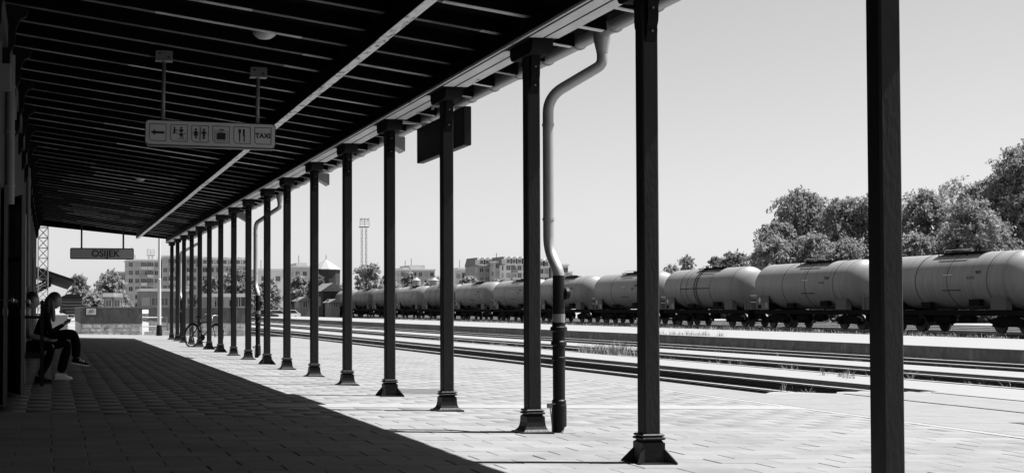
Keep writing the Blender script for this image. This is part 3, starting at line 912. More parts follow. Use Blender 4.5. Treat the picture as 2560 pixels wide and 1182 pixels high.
# wall segments round the door openings
DOORS = [(12.0, 13.5), (17.2, 18.3), (24.0, 25.4), (31.0, 32.4), (38.5, 40.0)]
ys = [-7.0]
for a, b in DOORS: ys += [a, b]
ys.append(49.6)
for i in range(0, len(ys), 2):
    wall.box(XW - 0.5, XW, ys[i], ys[i + 1], -0.3, 5.2)
for a, b in DOORS:
    wall.box(XW - 0.5, XW, a, b, 2.75, 5.2)
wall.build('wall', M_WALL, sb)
MB().box(XW - 5, XW - 0.502, 49.2, 49.6, -0.3, 5.2).build('end_wall', M_WALL, sb)
MB().box(XW - 3.2, XW - 3.0, -7, 49.1, -0.3, 5.0).build('back_wall', M_WALL, sb)
MB().box(XW - 3.2, XW - 0.5, -7, 49.1, 4.9, 5.05).build('ceiling', M_WALL, sb)
for a, b in DOORS:
    fr = MB(); fr.box(XW - 0.2, XW + 0.02, a, a + 0.09, 0.1, 2.75); fr.box(XW - 0.2, XW + 0.02, b - 0.09, b, 0.1, 2.75); fr.box(XW - 0.2, XW + 0.02, a + 0.09, b - 0.09, 2.62, 2.75)
    fr.box(XW - 0.16, XW - 0.02, a + 0.09, b - 0.09, 2.12, 2.2)
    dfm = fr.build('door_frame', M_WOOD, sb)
    MB().box(XW - 0.1, XW - 0.09, a + 0.09, b - 0.09, 2.2, 2.62).build('pane', M_GLASS, dfm)
    if a != 17.2:
        d_ = MB(); d_.box(XW - 0.13, XW - 0.08, a + 0.095, b - 0.095, 0.12, 1.0)
        for t in (0, 1): d_.box(XW - 0.13, XW - 0.08, a + 0.095 + t * (b - a - 0.29), a + 0.195 + t * (b - a - 0.29), 1.0, 2.11)
        d_.box(XW - 0.13, XW - 0.08, a + 0.2, b - 0.2, 2.0, 2.11)
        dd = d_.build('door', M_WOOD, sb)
        MB().box(XW - 0.108, XW - 0.1, a + 0.2, b - 0.2, 1.0, 2.0).build('pane', M_GLASS, dd)
# carved brackets along the wall head, dark band below the roof
MB().box(XW + 0.001, XW + 0.06, -7, 49.5, 3.95, 4.2).build('cornice', M_WOOD, sb)
for ry in RAFT[::3]:
    pr = [(XW + 0.001, 4.42), (XW + 0.27, 4.38), (XW + 0.25, 4.30), (XW + 0.18, 4.26), (XW + 0.14, 4.16), (XW + 0.13, 4.0), (XW + 0.08, 3.9), (XW + 0.075, 3.74), (XW + 0.04, 3.64), (XW + 0.001, 3.6)]
    MB().prism(pr, 'y', ry - 0.05, ry + 0.05).build('wall_bracket', M_TIMB, sb)
# downpipe on the wall
wp = MB().tube([(XW + 0.07, 15.2, 3.95), (XW + 0.07, 15.2, 2.3)], 0.055, 12).build('downpipe', mat('wall_zinc', 0.16, 0.5, 0.2, 4), sb, smooth=True)
for zz in (3.6, 3.1, 2.5):
    MB().lathe([(0.062, -0.015), (0.062, 0.015)], (XW + 0.07, 15.2, zz), 'z', 12).build('clamp', M_STEEL, wp)
wp2 = MB().tube([(XW + 0.06, 28, 4.0), (XW + 0.06, 28, 1.6)], 0.045, 10).build('downpipe', MATS['wall_zinc'], sb, smooth=True)
# wall lamp boxes
for yv in (13.9, 16.0):
    MB().box(XW + 0.001, XW + 0.12, yv - 0.06, yv + 0.06, 3.35, 3.62).build('wall_fitting', M_STEEL, sb, bevel=0.01)


# open door leaf standing out from the wall, with glass, knobs and raised panel
def leaf(y_h, y_f, x_f, zt):
    dv = Vector((x_f - XW, y_f - y_h, 0)); L_ = dv.length
    ang = math.atan2(dv.y, dv.x)
    r_ = bpy.data.objects.new('open_door', None); col.objects.link(r_); r_.parent = sb
    me = MB()
    st = 0.11
    me.box(0, st, -0.022, 0.022, 0.02, zt); me.box(L_ - st, L_, -0.022, 0.022, 0.02, zt)
    for a, b in ((0.02, 0.26), (0.92, 1.08), (1.62, 1.68), (zt - 0.12, zt)): me.box(st, L_ - st, -0.022, 0.022, a, b)
    me.box(st, L_ - st, -0.012, 0.012, 0.26, 0.92)
    bpy.data.objects.remove(r_)
    d = link('open_door', me.mesh('open_door'), M_WOOD, sb)
    d.location = Vector((XW, y_h, gz(XW))) - root_loc(sb); d.rotation_euler = (0, 0, ang)
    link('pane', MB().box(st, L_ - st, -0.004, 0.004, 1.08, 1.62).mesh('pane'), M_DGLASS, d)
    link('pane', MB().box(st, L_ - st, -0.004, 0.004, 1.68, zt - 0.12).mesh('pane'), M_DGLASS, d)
    link('raised_panel', MB().box(st + 0.05, L_ - st - 0.05, -0.02, 0.02, 0.33, 0.85).mesh('raised_panel'), M_WOOD, d)
    for s_ in (-1, 1):
        k = MB(); k.tube([(L_ - 0.055, s_ * 0.02, 1.14), (L_ - 0.055, s_ * 0.06, 1.14)], 0.009, 8); k.lathe([(0.012, 0.0), (0.027, 0.01), (0.030, 0.024), (0.022, 0.036), (0.0, 0.04)] if s_ > 0 else [(0.0, -0.04), (0.022, -0.036), (0.030, -0.024), (0.027, -0.01), (0.012, 0.0)], (L_ - 0.055, s_ * 0.055, 1.14), 'y', 12)
        link('knob', k.mesh('knob'), M_BRASS, d)
        link('lock_plate', MB().box(L_ - 0.075, L_ - 0.035, min(s_ * 0.0225, s_ * 0.026), max(s_ * 0.0225, s_ * 0.026), 0.98, 1.05).mesh('lock_plate'), M_BRASS, d)
    return d


leaf(17.3, 16.5, -0.33, 2.42)
leaf(18.2, 18.95, -0.36, 2.35)
leaf(15.3, 14.55, -0.47, 2.35)
#PART3
# ------------------------------------------------------------------ bench and the two people
BY0, BY1 = 18.72, 21.6
gb = gz(-0.3)
bn = empty('bench', (-0.3, BY0, gb), 'dark slatted wooden bench with tall end frame against the station wall', 'bench')
for k in range(5):
    xx = -0.46 + 0.085 * k
    MB().box(xx - 0.035, xx + 0.035, BY0 + 0.03, BY1, gb + 0.43, gb + 0.455).build('seat_slat', M_BENCH, bn)
for k in range(3):
    zz = gb + 0.56 + 0.12 * k
    MB().box(-0.515, -0.49, BY0 + 0.03, BY1, zz, zz + 0.085).build('back_slat', M_BENCH, bn)
for yv in (BY0, (BY0 + BY1) / 2, BY1 - 0.05):
    f_ = MB()
    hi = 1.12 if yv == BY0 else 0.62
    f_.box(-0.145, -0.095, yv - 0.025, yv + 0.025, gb, gb + hi)
    f_.box(-0.5, -0.46, yv - 0.025, yv + 0.025, gb, gb + 0.93)
    f_.box(-0.459, -0.146, yv - 0.022, yv + 0.022, gb + 0.38, gb + 0.425)
    f_.box(-0.459, -0.146, yv - 0.022, yv + 0.022, gb + hi - 0.20, gb + hi - 0.16)
    if yv == BY0: f_.lathe([(0.034, 0), (0.03, 0.03), (0.012, 0.05), (0.0, 0.055)], (-0.12, yv, gb + hi), 'z', 10)
    f_.build('end_frame', M_BENCH, bn)


def skin_obj(name, chains, m, parent, sub=2, root=0):
    """chains: list of list of ((x,y,z), r); first vertex of later chains may repeat an earlier point -> joined"""
    vs, rs, es, idx = [], [], [], {}
    for ch in chains:
        prev = None
        for p, r in ch:
            key = tuple(round(c, 4) for c in p)
            if key not in idx:
                idx[key] = len(vs); vs.append(p); rs.append(r)
            i = idx[key]
            if prev is not None and (prev, i) not in es: es.append((prev, i))
            prev = i
    me = bpy.data.meshes.new(name)
    off = root_loc(parent)
    me.from_pydata([tuple(Vector(v) - off) for v in vs], es, [])
    me.materials.append(m)
    o = link(name, me, m, parent)
    md = o.modifiers.new('skin', 'SKIN'); md.use_smooth_shade = True
    sv = me.skin_vertices[0].data
    for i, r in enumerate(rs):
        rr = r if isinstance(r, (tuple, list)) else (r, r)
        sv[i].radius = rr
    sv[root].use_root = True
    s_ = o.modifiers.new('sub', 'SUBSURF'); s_.levels = sub; s_.render_levels = sub
    return o


def blob(name, c, rad, m, parent, fn=None, n=20, k=14):
    """ellipsoid whose points fn may move"""
    vs, fs = [], []
    for i in range(k + 1):
        t = math.pi * i / k
        for j in range(n):
            a = 2 * math.pi * j / n
            p = Vector((math.sin(t) * math.cos(a), math.sin(t) * math.sin(a), math.cos(t)))
            q = Vector((p.x * rad[0], p.y * rad[1], p.z * rad[2]))
            if fn: q = fn(p, q)
            vs.append(Vector(c) + q)
    for i in range(k):
        for j in range(n):
            j2 = (j + 1) % n
            fs.append((i * n + j, i * n + j2, (i + 1) * n + j2, (i + 1) * n + j))
    o = MB().add(vs, fs).build(name, m, parent)
    o.data.shade_smooth()
    return o


def head(parent, body_p, c, tilt, hairmat, long_hair):
    """head looking towards +x, tilted down by tilt; c = centre"""
    def face(p, q):
        x, y_, z = q
        # jaw narrows, face flattens
        if p.z < 0: y_ *= 1 - 0.25 * (-p.z); x *= 1 - 0.05 * (-p.z)
        # nose, brow, lips, chin on the +x side
        def bump(z0, w0, yw, a): return a * math.exp(-((p.z - z0) / w0) ** 2 - (p.y / yw) ** 2) * max(0, p.x)
        x += bump(-0.12, 0.14, 0.16, 0.028) + bump(0.22, 0.1, 0.6, 0.007) + bump(-0.45, 0.06, 0.3, 0.008) + bump(-0.55, 0.06, 0.3, 0.007) + bump(-0.82, 0.13, 0.3, 0.015)
        x -= 0.008 * math.exp(-((p.z - 0.06) / 0.1) ** 2 - ((abs(p.y) - 0.38) / 0.16) ** 2) * max(0, p.x)
        ct, st = math.cos(tilt), math.sin(tilt)
        return Vector((x * ct + z * st, y_, -x * st + z * ct))
    h = blob('head', c, (0.098, 0.078, 0.118), M_SKIN, parent, face, 28, 22)
    c = Vector(c)
    rot = Matrix.Rotation(tilt, 3, 'Y')
    for s_ in (-1, 1):
        blob('ear', c + rot @ Vector((-0.01, s_ * 0.078, -0.01)), (0.02, 0.01, 0.03), M_SKIN, h, None, 10, 8)
        blob('eye', c + rot @ Vector((0.084, s_ * 0.032, 0.012)), (0.011, 0.012, 0.008), M_SIGNB, h, None, 8, 6)

    def cap(p, q):
        v = Vector(q)
        if p.x > 0.35 and p.z < 0.45: v = v * 0.86
        if p.z < -0.35: v = v * (0.8 if p.x > -0.1 else 0.95)
        return rot @ v
    ha = blob('hair', c + rot @ Vector((-0.016, 0, 0.016)), (0.108, 0.09, 0.122), hairmat, parent, cap, 24, 18)
    return h, ha


def arm(sh, el, wr, kn, r0=0.048):
    return [(sh, r0), (tuple((Vector(sh) + Vector(el)) / 2), r0 * 0.9), (el, r0 * 0.75), (tuple((Vector(el) + Vector(wr)) / 2), r0 * 0.68), (wr, r0 * 0.5)]


def hand(parent, wr, d, m=None):
    """small curled hand: palm and five fingers, from the wrist along d"""
    wr = Vector(wr); d = Vector(d).normalized(); sd = d.cross(Vector((0, 0, 1))).normalized(); dn = sd.cross(d)
    pc = wr + d * 0.045
    ch = [[(tuple(wr), 0.020), (tuple(pc), (0.026, 0.016)), (tuple(wr + d * 0.085), (0.026, 0.014))]]
    knu = tuple(wr + d * 0.085)
    for k, ln in zip((-1.5, -0.5, 0.5, 1.5), (0.058, 0.068, 0.064, 0.05)):
        b = wr + d * 0.088 + sd * (k * 0.017)
        ch.append([(knu, (0.026, 0.014)), (tuple(b), 0.0085), (tuple(b + d * ln * 0.5 - dn * -0.010), 0.008), (tuple(b + d * ln * 0.75 + dn * 0.032), 0.007)])
    th = wr + d * 0.035 + sd * 0.032
    ch.append([(tuple(pc), (0.026, 0.016)), (tuple(th), 0.011), (tuple(th + d * 0.03 + sd * 0.014 + dn * 0.012), 0.0095), (tuple(th + d * 0.052 + sd * 0.008 + dn * 0.022), 0.008)])
    return skin_obj('hand', ch, M_SKIN, parent, 1)


def shoe(parent, heel, toe, up_, m_up, m_sole, name='shoe'):
    h = Vector(heel); t = Vector(toe); d = (t - h); L_ = d.length; d.normalize(); u = Vector(up_).normalized(); s_ = d.cross(u).normalized(); u = s_.cross(d)

    def ring(f, wd, z0, z1):
        o = []
        for a in range(12):
            an = 2 * math.pi * a / 12
            o.append(h + d * (f * L_) + s_ * (math.cos(an) * wd) + u * (z0 + (z1 - z0) * (0.5 + 0.5 * math.sin(an))))
        return o
    def body(prof):
        vs, fs = [], []
        for p in prof: vs += ring(*p)
        for i in range(len(prof) - 1):
            for k in range(12): fs.append((i * 12 + k, i * 12 + (k + 1) % 12, (i + 1) * 12 + (k + 1) % 12, (i + 1) * 12 + k))
        fs.append(tuple(range(12))[::-1]); fs.append(tuple((len(prof) - 1) * 12 + k for k in range(12)))
        return MB().add(vs, fs)
    so_ = body([(-0.02, 0.02, 0.0, 0.028), (0.04, 0.036, 0, 0.03), (0.3, 0.037, 0, 0.03), (0.7, 0.047, 0, 0.03), (0.92, 0.04, 0.002, 0.03), (1.02, 0.02, 0.008, 0.03)])
    up2 = body([(0.0, 0.022, 0.022, 0.085), (0.05, 0.034, 0.022, 0.105), (0.3, 0.036, 0.022, 0.10), (0.5, 0.04, 0.022, 0.082), (0.75, 0.043, 0.022, 0.06), (0.93, 0.034, 0.022, 0.048), (0.99, 0.016, 0.024, 0.036)])
    a = up2.build(name, m_up, parent, smooth=True)
    so_.build('sole', m_sole, a, smooth=True)
    for f in (0.45, 0.56, 0.67):
        q = ring(f, 0.045, 0.026, 0.098 - 0.055 * (f - 0.4))
        MB().tube([q[k] for k in (0, 1, 2, 3, 4, 5, 6)], 0.006, 5).build('stripe', m_sole, a)
    return a


def person(name, label, base, hip, chest, neck, hd, tilt, arms, legs, hairm, long_hair, jacket, shoes, sleeve=True):
    P_ = empty(name, base, label, 'person')
    hipv, chv, nkv = Vector(hip), Vector(chest), Vector(neck)
    mid = (hipv + chv) / 2
    tor = [(tuple(hip), (0.15, 0.115)), (tuple(mid), (0.125, 0.10)), (tuple(chest), (0.15, 0.11)), (tuple(neck), (0.055, 0.055)), (tuple(nkv.lerp(Vector(hd), 0.6)), (0.05, 0.05))]
    k = 0.86
    ch_b = [[(p, (r[0] * k, r[1] * k)) for p, r in tor]]
    for a in arms: ch_b.append([(tuple(chest), (0.15 * k, 0.11 * k))] + [(p, r * 0.86) for p, r in a])
    for l in legs: ch_b.append([(tuple(hip), (0.15 * k, 0.115 * k))] + [(p, r * 0.84) for p, r in l])
    body = skin_obj('body', ch_b, M_SKIN, P_, 2)
    # clothes over the body
    jk = [[(p, r) for p, r in tor[:3]] + [(tuple(chv.lerp(nkv, 0.8)), (0.085, 0.08))]]
    for a in arms:
        aa = a if sleeve else a[:2]
        jk.append([(tuple(chest), (0.15, 0.11))] + [(p, r * 1.12) for p, r in aa])
    skin_obj('jacket', jk, jacket, P_, 2)
    tr = [[(tuple(mid.lerp(hipv, 0.6)), (0.13, 0.11)), (tuple(hip), (0.155, 0.12))]]
    for l in legs: tr.append([(tuple(hip), (0.155, 0.12))] + [(p, r * 1.12) for p, r in l])
    skin_obj('trousers', tr, M_CLOTH, P_, 2, 1)
    h, ha = head(P_, None, hd, tilt, hairm, long_hair)
    for a in arms:
        d = Vector(a[-1][0]) - Vector(a[-2][0])
        hand(P_, a[-1][0], d)
    return P_, h, ha


# near person: facing the tracks, head bent a little, bare forearm
g_ = gz(-0.2)
y1p = 19.42
p1, h1, ha1 = person('person', 'seated person with dark tied hair and pale sleeve nearest the open door', (-0.3, y1p, g_),
    (-0.34, y1p, g_ + 0.54), (-0.36, y1p, g_ + 0.88), (-0.33, y1p, g_ + 1.03), (-0.265, y1p, g_ + 1.16), 0.25,
    [arm((-0.35, y1p - 0.19, g_ + 0.95), (-0.30, y1p - 0.22, g_ + 0.68), (-0.06, y1p - 0.12, g_ + 0.62), 0), arm((-0.35, y1p + 0.19, g_ + 0.95), (-0.28, y1p + 0.22, g_ + 0.68), (-0.04, y1p + 0.08, g_ + 0.62), 0)],
    [[((-0.34, y1p + s_ * 0.09, g_ + 0.53), 0.085), ((-0.12, y1p + s_ * 0.10, g_ + 0.53), 0.078), ((0.02, y1p + s_ * 0.10, g_ + 0.52), 0.062), ((-0.06, y1p + s_ * 0.10, g_ + 0.28), 0.056), ((-0.16, y1p + s_ * 0.10, g_ + 0.10), 0.045)] for s_ in (-1, 1)],
    M_HAIRD, False, mat('pale_shirt', 0.10, 0.9, 0.2, 12), None)
blob('hair_bun', (-0.375, y1p, g_ + 1.24), (0.05, 0.05, 0.045), M_HAIRD, ha1, None, 12, 10)
for s_ in (-1, 1): shoe(p1, (-0.22, y1p + s_ * 0.10, g_), (0.02, y1p + s_ * 0.12, g_), (0, 0, 1), M_CLOTH, M_CLOTHG)

# second person: long fair hair, black clothes, one leg crossed over the other
y2p = 20.45
p2, h2, ha2 = person('person', 'seated person with long hair in black clothes, legs crossed, white-soled sneakers', (-0.1, y2p, g_),
    (-0.2, y2p, g_ + 0.55), (-0.10, y2p, g_ + 0.90), (-0.03, y2p, g_ + 1.05), (0.05, y2p, g_ + 1.17), 0.35,
    [arm((-0.08, y2p - 0.18, g_ + 0.97), (-0.02, y2p - 0.23, g_ + 0.70), (0.17, y2p - 0.08, g_ + 0.82), 0), arm((-0.08, y2p + 0.18, g_ + 0.97), (0.0, y2p + 0.22, g_ + 0.70), (0.19, y2p + 0.05, g_ + 0.82), 0)],
    [[((-0.2, y2p - 0.09, g_ + 0.53), 0.088), ((0.02, y2p - 0.09, g_ + 0.54), 0.085), ((0.25, y2p - 0.07, g_ + 0.54), 0.066), ((0.19, y2p - 0.08, g_ + 0.30), 0.07), ((0.14, y2p - 0.09, g_ + 0.10), 0.062)],
     [((-0.2, y2p + 0.09, g_ + 0.55), 0.088), ((0.05, y2p + 0.04, g_ + 0.64), 0.085), ((0.33, y2p - 0.02, g_ + 0.70), 0.068), ((0.37, y2p - 0.06, g_ + 0.50), 0.066), ((0.36, y2p - 0.09, g_ + 0.32), 0.06)]],
    M_HAIRL, True, M_CLOTH, None)
# long hair falling behind the cheek
skin_obj('long_hair', [[((0.02, y2p, g_ + 1.245), (0.098, 0.10)), ((-0.035, y2p, g_ + 1.17), (0.105, 0.085)), ((-0.06, y2p - 0.01, g_ + 1.05), (0.105, 0.07)), ((-0.05, y2p - 0.03, g_ + 0.93), (0.08, 0.055)), ((-0.03, y2p - 0.06, g_ + 0.80), (0.04, 0.03))],
                       [((-0.035, y2p, g_ + 1.17), (0.105, 0.085)), ((0.015, y2p - 0.085, g_ + 1.12), (0.035, 0.03)), ((0.03, y2p - 0.10, g_ + 1.0), (0.04, 0.028)), ((0.035, y2p - 0.12, g_ + 0.86), (0.028, 0.02))]], M_HAIRL, ha2, 2)
# bag on the lap
lb_ = MB().box(0.02, 0.30, y2p - 0.17, y2p + 0.02, g_ + 0.60, g_ + 0.72).build('shoulder_bag', M_CLOTH, None, bevel=0.03)
tag(lb_, 'black bag resting on the lap of the long-haired person', 'bag')
shoe(p2, (0.06, y2p - 0.09, g_), (0.31, y2p - 0.11, g_), (0, 0, 1), M_SHOEW, M_SHOEW)
shoe(p2, (0.30, y2p - 0.10, g_ + 0.235), (0.55, y2p - 0.12, g_ + 0.19), (0.12, 0, 1), M_CLOTH, M_SHOEW)
ph = MB().box(0.27, 0.278, y2p - 0.06, y2p + 0.02, g_ + 0.84, g_ + 0.98).build('mobile_phone', M_SIGNB)
tag(ph, 'dark mobile phone held up by the long-haired person', 'phone')

# ------------------------------------------------------------------ bicycle leaning by the far columns
def bicycle(loc, rz, lean):
    b = empty('bicycle', loc, 'dark bicycle parked across the row of columns near the far end', 'bicycle')
    b.rotation_euler = (lean, 0, rz)
    def part(n, mb, m, par=b, sm=True):
        o = link(n, mb.mesh(n), m, par)
        if sm: o.data.shade_smooth()
        return o
    Rw = 0.34
    for wx in (-0.53, 0.53):
        ring_ = [(wx + Rw * math.cos(t), 0, Rw + Rw * math.sin(t)) for t in [2 * math.pi * k / 32 for k in range(33)]]
        wh = part('wheel', MB().lathe([(0.02, -0.03), (0.02, 0.03)], (wx, 0, Rw), 'y', 10), M_STEEL)
        part('tyre', MB().tube(ring_, 0.021, 8, False), M_RUBBER, wh)
        r2 = [(wx + (p[0] - wx) * 0.92, 0, Rw + (p[2] - Rw) * 0.92) for p in ring_]
        part('rim', MB().tube(r2, 0.012, 6, False), M_ZINC, wh)
        for k in range(16):
            t = 2 * math.pi * k / 16
            part('spoke', MB().tube([(wx, 0.015 * (-1) ** k, Rw), (wx + Rw * 0.92 * math.cos(t), 0, Rw + Rw * 0.92 * math.sin(t))], 0.0022, 4), M_ZINC, wh)
        fend = [(wx + (Rw + 0.03) * math.cos(t), 0, Rw + (Rw + 0.03) * math.sin(t)) for t in [R(20 + 145 * k / 12) for k in range(13)]]
        part('mudguard', MB().tube(fend, 0.018, 6), M_IRON)
    bb, st, ht, rh, fh = (-0.08, 0, 0.30), (-0.20, 0, 0.74), (0.33, 0, 0.76), (-0.53, 0, Rw), (0.53, 0, Rw)
    fr = MB()
    for a, c in ((bb, st), (bb, (0.36, 0, 0.64)), (st, ht), (bb, rh), (st, rh), (ht, (0.40, 0, 0.60))): fr.tube([a, c], 0.016, 8)
    part('frame', fr, M_IRON)
    part('fork', MB().tube([(0.39, 0, 0.62), (0.45, 0, 0.5), fh], 0.014, 8), M_IRON)
    part('handlebar', MB().tube(bend([(0.28, -0.3, 0.95), (0.32, -0.12, 0.98), (0.31, 0, 0.93), (0.32, 0.12, 0.98), (0.28, 0.3, 0.95)], 0.06), 0.012, 8), M_ZINC)
    part('stem', MB().tube([ht, (0.30, 0, 0.94)], 0.013, 8), M_ZINC)
    part('seat_post', MB().tube([st, (-0.235, 0, 0.88)], 0.012, 8), M_ZINC)
    part('saddle', MB().prism([(-0.37, 0.88), (-0.36, 0.925), (-0.2, 0.92), (-0.09, 0.905), (-0.1, 0.885), (-0.22, 0.875)], 'y', -0.06, 0.06), M_RUBBER, b, False)
    part('crank', MB().lathe([(0.09, -0.01), (0.09, 0.01)], (-0.08, 0.04, 0.30), 'y', 18), M_IRON)
    for s_ in (-1, 1): part('pedal', MB().box(-0.13 if s_ > 0 else -0.08, -0.03 if s_ > 0 else 0.02, s_ * 0.09 - 0.03, s_ * 0.09 + 0.03, 0.30 - s_ * 0.15, 0.32 - s_ * 0.15), M_RUBBER, b, False)
    rk = MB()
    for yv in (-0.06, 0.06): rk.tube([(-0.25, yv, 0.74), (-0.66, yv, 0.74), (-0.53, yv, Rw)], 0.006, 6)
    part('rear_rack', rk, M_IRON)


bicycle((4.40, 39.75, gz(4.40)), R(-56), R(-7))

# ------------------------------------------------------------------ tank wagons
LW = 13.75
ZT = -0.12                                     # rail head of the wagon track
TRD = 1.50


def tank_wagon(variant, y):
    """origin: rail level, wagon centre; far end is +y"""
    t = empty('tank_wagon', (TT, y, ZT))
    def P_(n, mb, m, par=t, sm=False):
        o = link(n, mb.mesh(n), m, par)
        if sm:
            o.data.shade_smooth(); o.data.set_sharp_from_angle(angle=R(40))
        return o
    zc = 2.74; hl = 5.25; yo = 0.88          # the tank sits towards the far end, a platform is at the near end
    body = M_TANKD if variant == 'dark' else M_TANK
    pr = [(0.0, -hl - 0.62), (0.45, -hl - 0.58), (0.9, -hl - 0.46), (1.2, -hl - 0.31), (1.40, -hl - 0.13), (TRD, -hl + 0.12)]
    prof = pr + [(TRD, 0.0)] + [(r, -z) for r, z in pr[::-1]]
    tk = P_('tank', MB().lathe(prof, (0, yo, zc), 'y', 48), body, t, True)
    bands = {'plain': (-3.1, 0.0, 2.65), 'ladder': (-1.25, 2.35, 3.3), 'dark': (-2, 0.6, 3.4), 'smooth': (2.4,)}[variant]
    for yb in bands:
        P_('seam_band', MB().lathe([(TRD - 0.01, -0.03), (TRD + 0.014, -0.028), (TRD + 0.014, 0.028), (TRD - 0.01, 0.03)], (0, yb, zc), 'y', 40), M_TRIM if variant != 'dark' else M_UNDER, tk, True)
    for yb in (yo - hl + 0.12, yo + hl - 0.12):
        P_('end_seam', MB().lathe([(TRD - 0.01, -0.02), (TRD + 0.008, -0.018), (TRD + 0.008, 0.018), (TRD - 0.01, 0.02)], (0, yb, zc), 'y', 40), body, tk, True)
    # manway, walkway and rails on top
    P_('manway', MB().lathe([(0.3, 0.0), (0.3, 0.12), (0.34, 0.12), (0.34, 0.17), (0.0, 0.2)], (0, 0.4, zc + TRD - 0.03), 'z', 16), M_TRIM, tk)
    wk = MB().box(-0.75, -0.18, -1.8, 1.9, zc + TRD - 0.02, zc + TRD + 0.02)
    for yv in (-1.7, -0.6, 0.6, 1.7): wk.bar((-0.7, yv, zc + TRD - 0.22), (-0.7, yv, zc + TRD + 0.0), 0.04, 0.04, (0, 1, 0))
    P_('walkway', wk, M_UNDER, t)
    rl = MB().tube(bend([(-0.72, -1.1, zc + TRD), (-0.72, -1.1, zc + TRD + 0.16), (-0.72, 1.2, zc + TRD + 0.16), (-0.72, 1.2, zc + TRD)], 0.15), 0.018, 6)
    P_('handrail', rl, M_ZINC, t)
    if variant == 'ladder':
        la = MB()
        for yv in (0.7, 1.05):
            la.tube([(TRD * -math.sin(a) - 0.05 * math.sin(a), yv, zc + (TRD + 0.05) * math.cos(a)) for a in [R(25 + 110 * k / 12) for k in range(13)]] + [(-1.12, yv, 1.1)], 0.025, 6)
        P_('ladder', la, M_UNDER, t)
        P_('side_rail', MB().box(-TRD - 0.03, -TRD - 0.005, -1.25, 3.3, zc - 0.02, zc + 0.03), M_UNDER, t)
    if variant in ('plain', 'smooth'):
        P_('side_rail', MB().box(-TRD * math.cos(0.35) - 0.03, -TRD * math.cos(0.35) - 0.005, -1.0, 0.5, zc - 0.53, zc - 0.49), M_UNDER, t)
        P_('data_panel', MB().box(-TRD - 0.012, -TRD + 0.03, -0.5, 0.3, zc + 0.28, zc + 0.33), M_WHITE, t)
        nm = MB()
        for k in range(5): nm.box(-TRD - 0.006, -TRD + 0.12, -2.6 + 0.22 * k, -2.48 + 0.22 * k, zc + 0.05 + (0.28 if k < 2 else 0), zc + 0.2 + (0.28 if k < 2 else 0))
        P_('painted_number', nm, M_TRIM, t)
    # saddles under the tank
    for yb in (-3.3, 4.6):
        P_('tank_saddle', MB().prism([(-1.15, 1.15), (1.15, 1.15), (1.22, 1.62), (-1.22, 1.62)], 'y', yb - 0.3, yb + 0.3), M_UNDER, t)
    uf = MB(); uf.box(-0.5, 0.5, -6.5, 6.5, 0.95, 1.2)
    for s_ in (-1, 1): uf.box(s_ * 1.28 - 0.06, s_ * 1.28 + 0.06, -6.5, 6.5, 0.92, 1.18)
    for yv in (-6.45, -2, 2, 6.45): uf.box(-1.28, 1.28, yv - 0.08, yv + 0.08, 0.9, 1.17)
    P_('underframe', uf, M_UNDER, t)
    # buffers
    for e_ in (-1, 1):
        for s_ in (-1, 1):
            P_('buffer', MB().lathe([(0.09, 0), (0.09, 0.42), (0.22, 0.44), (0.22, 0.47)] if e_ > 0 else [(0.22, -0.47), (0.22, -0.44), (0.09, -0.42), (0.09, 0)], (s_ * 0.875, e_ * 6.36, 1.05), 'y', 12), M_UNDER, t)
    # bogies
    for yb in (-4.1, 4.1):
        bg = MB()
        for s_ in (-1, 1):
            bg.prism([(yb - 1.35, 0.52), (yb - 0.5, 0.34), (yb + 0.5, 0.34), (yb + 1.35, 0.52), (yb + 1.3, 0.72), (yb + 0.45, 0.88), (yb - 0.45, 0.88), (yb - 1.3, 0.72)], 'x', s_ * 1.02 - 0.05, s_ * 1.02 + 0.05)
            for w_ in (-0.9, 0.9): bg.box(s_ * 1.02 - 0.12, s_ * 1.02 + 0.12, yb + w_ - 0.17, yb + w_ + 0.17, 0.33, 0.62)
        bg.box(-1.0, 1.0, yb - 0.2, yb + 0.2, 0.5, 0.92)
        bo = P_('bogie', bg, M_UNDER, t)
        for w_ in (-0.9, 0.9):
            ax = MB().lathe([(0.07, -0.7), (0.07, 0.7)], (0, yb + w_, 0.46), 'x', 8)
            for s_ in (-1, 1):
                ax.lathe([(0.46, s_ * 0.75 - 0.065), (0.46, s_ * 0.75 + 0.065)], (0, yb + w_, 0.46), 'x', 20)
            P_('wheelset', ax, M_RAIL, bo)
    # brake gear boxes, placard boards, tool boxes
    P_('brake_cylinder', MB().lathe([(0.2, -0.5), (0.2, 0.5)], (-0.7, -0.6, 0.72), 'y', 12), M_UNDER, t)
    P_('air_reservoir', MB().lathe([(0.15, -0.7), (0.24, -0.6), (0.24, 0.6), (0.15, 0.7)], (-0.9, 0.9, 0.68), 'y', 14), M_UNDER, t)
    pb = P_('placard_board', MB().box(-1.42, -1.38, 4.45, 6.05, 1.22, 2.14), M_PLAC, t)
    P_('placard_diamond', MB().prism([(5.6, 1.62), (5.76, 1.83), (5.6, 2.04), (5.44, 1.83)], 'x', -1.435, -1.422), M_WHITE if variant != 'dark' else M_PLAC, pb)
    for (a, b, c, d, mm) in ((4.55, 5.2, 1.78, 2.08, M_TRIM), (4.55, 4.95, 1.3, 1.66, M_TANK), (5.1, 5.32, 1.3, 1.66, M_TANKD), (5.4, 5.8, 1.28, 1.52, M_UNDER)):
        P_('notice_plate', MB().box(-1.43, -1.421, a, b, c, d), mm, pb)
    P_('tool_box', MB().box(-1.36, -1.0, -4.3, -3.2, 1.2, 1.85), M_TRIM, t)
    P_('valve_box', MB().box(-1.4, -1.15, 1.5, 2.3, 1.3, 1.62), M_UNDER, t)
    P_('valve_box', MB().box(-1.4, -1.15, -2.4, -1.6, 1.4, 1.75), M_UNDER, t)
    st = MB()
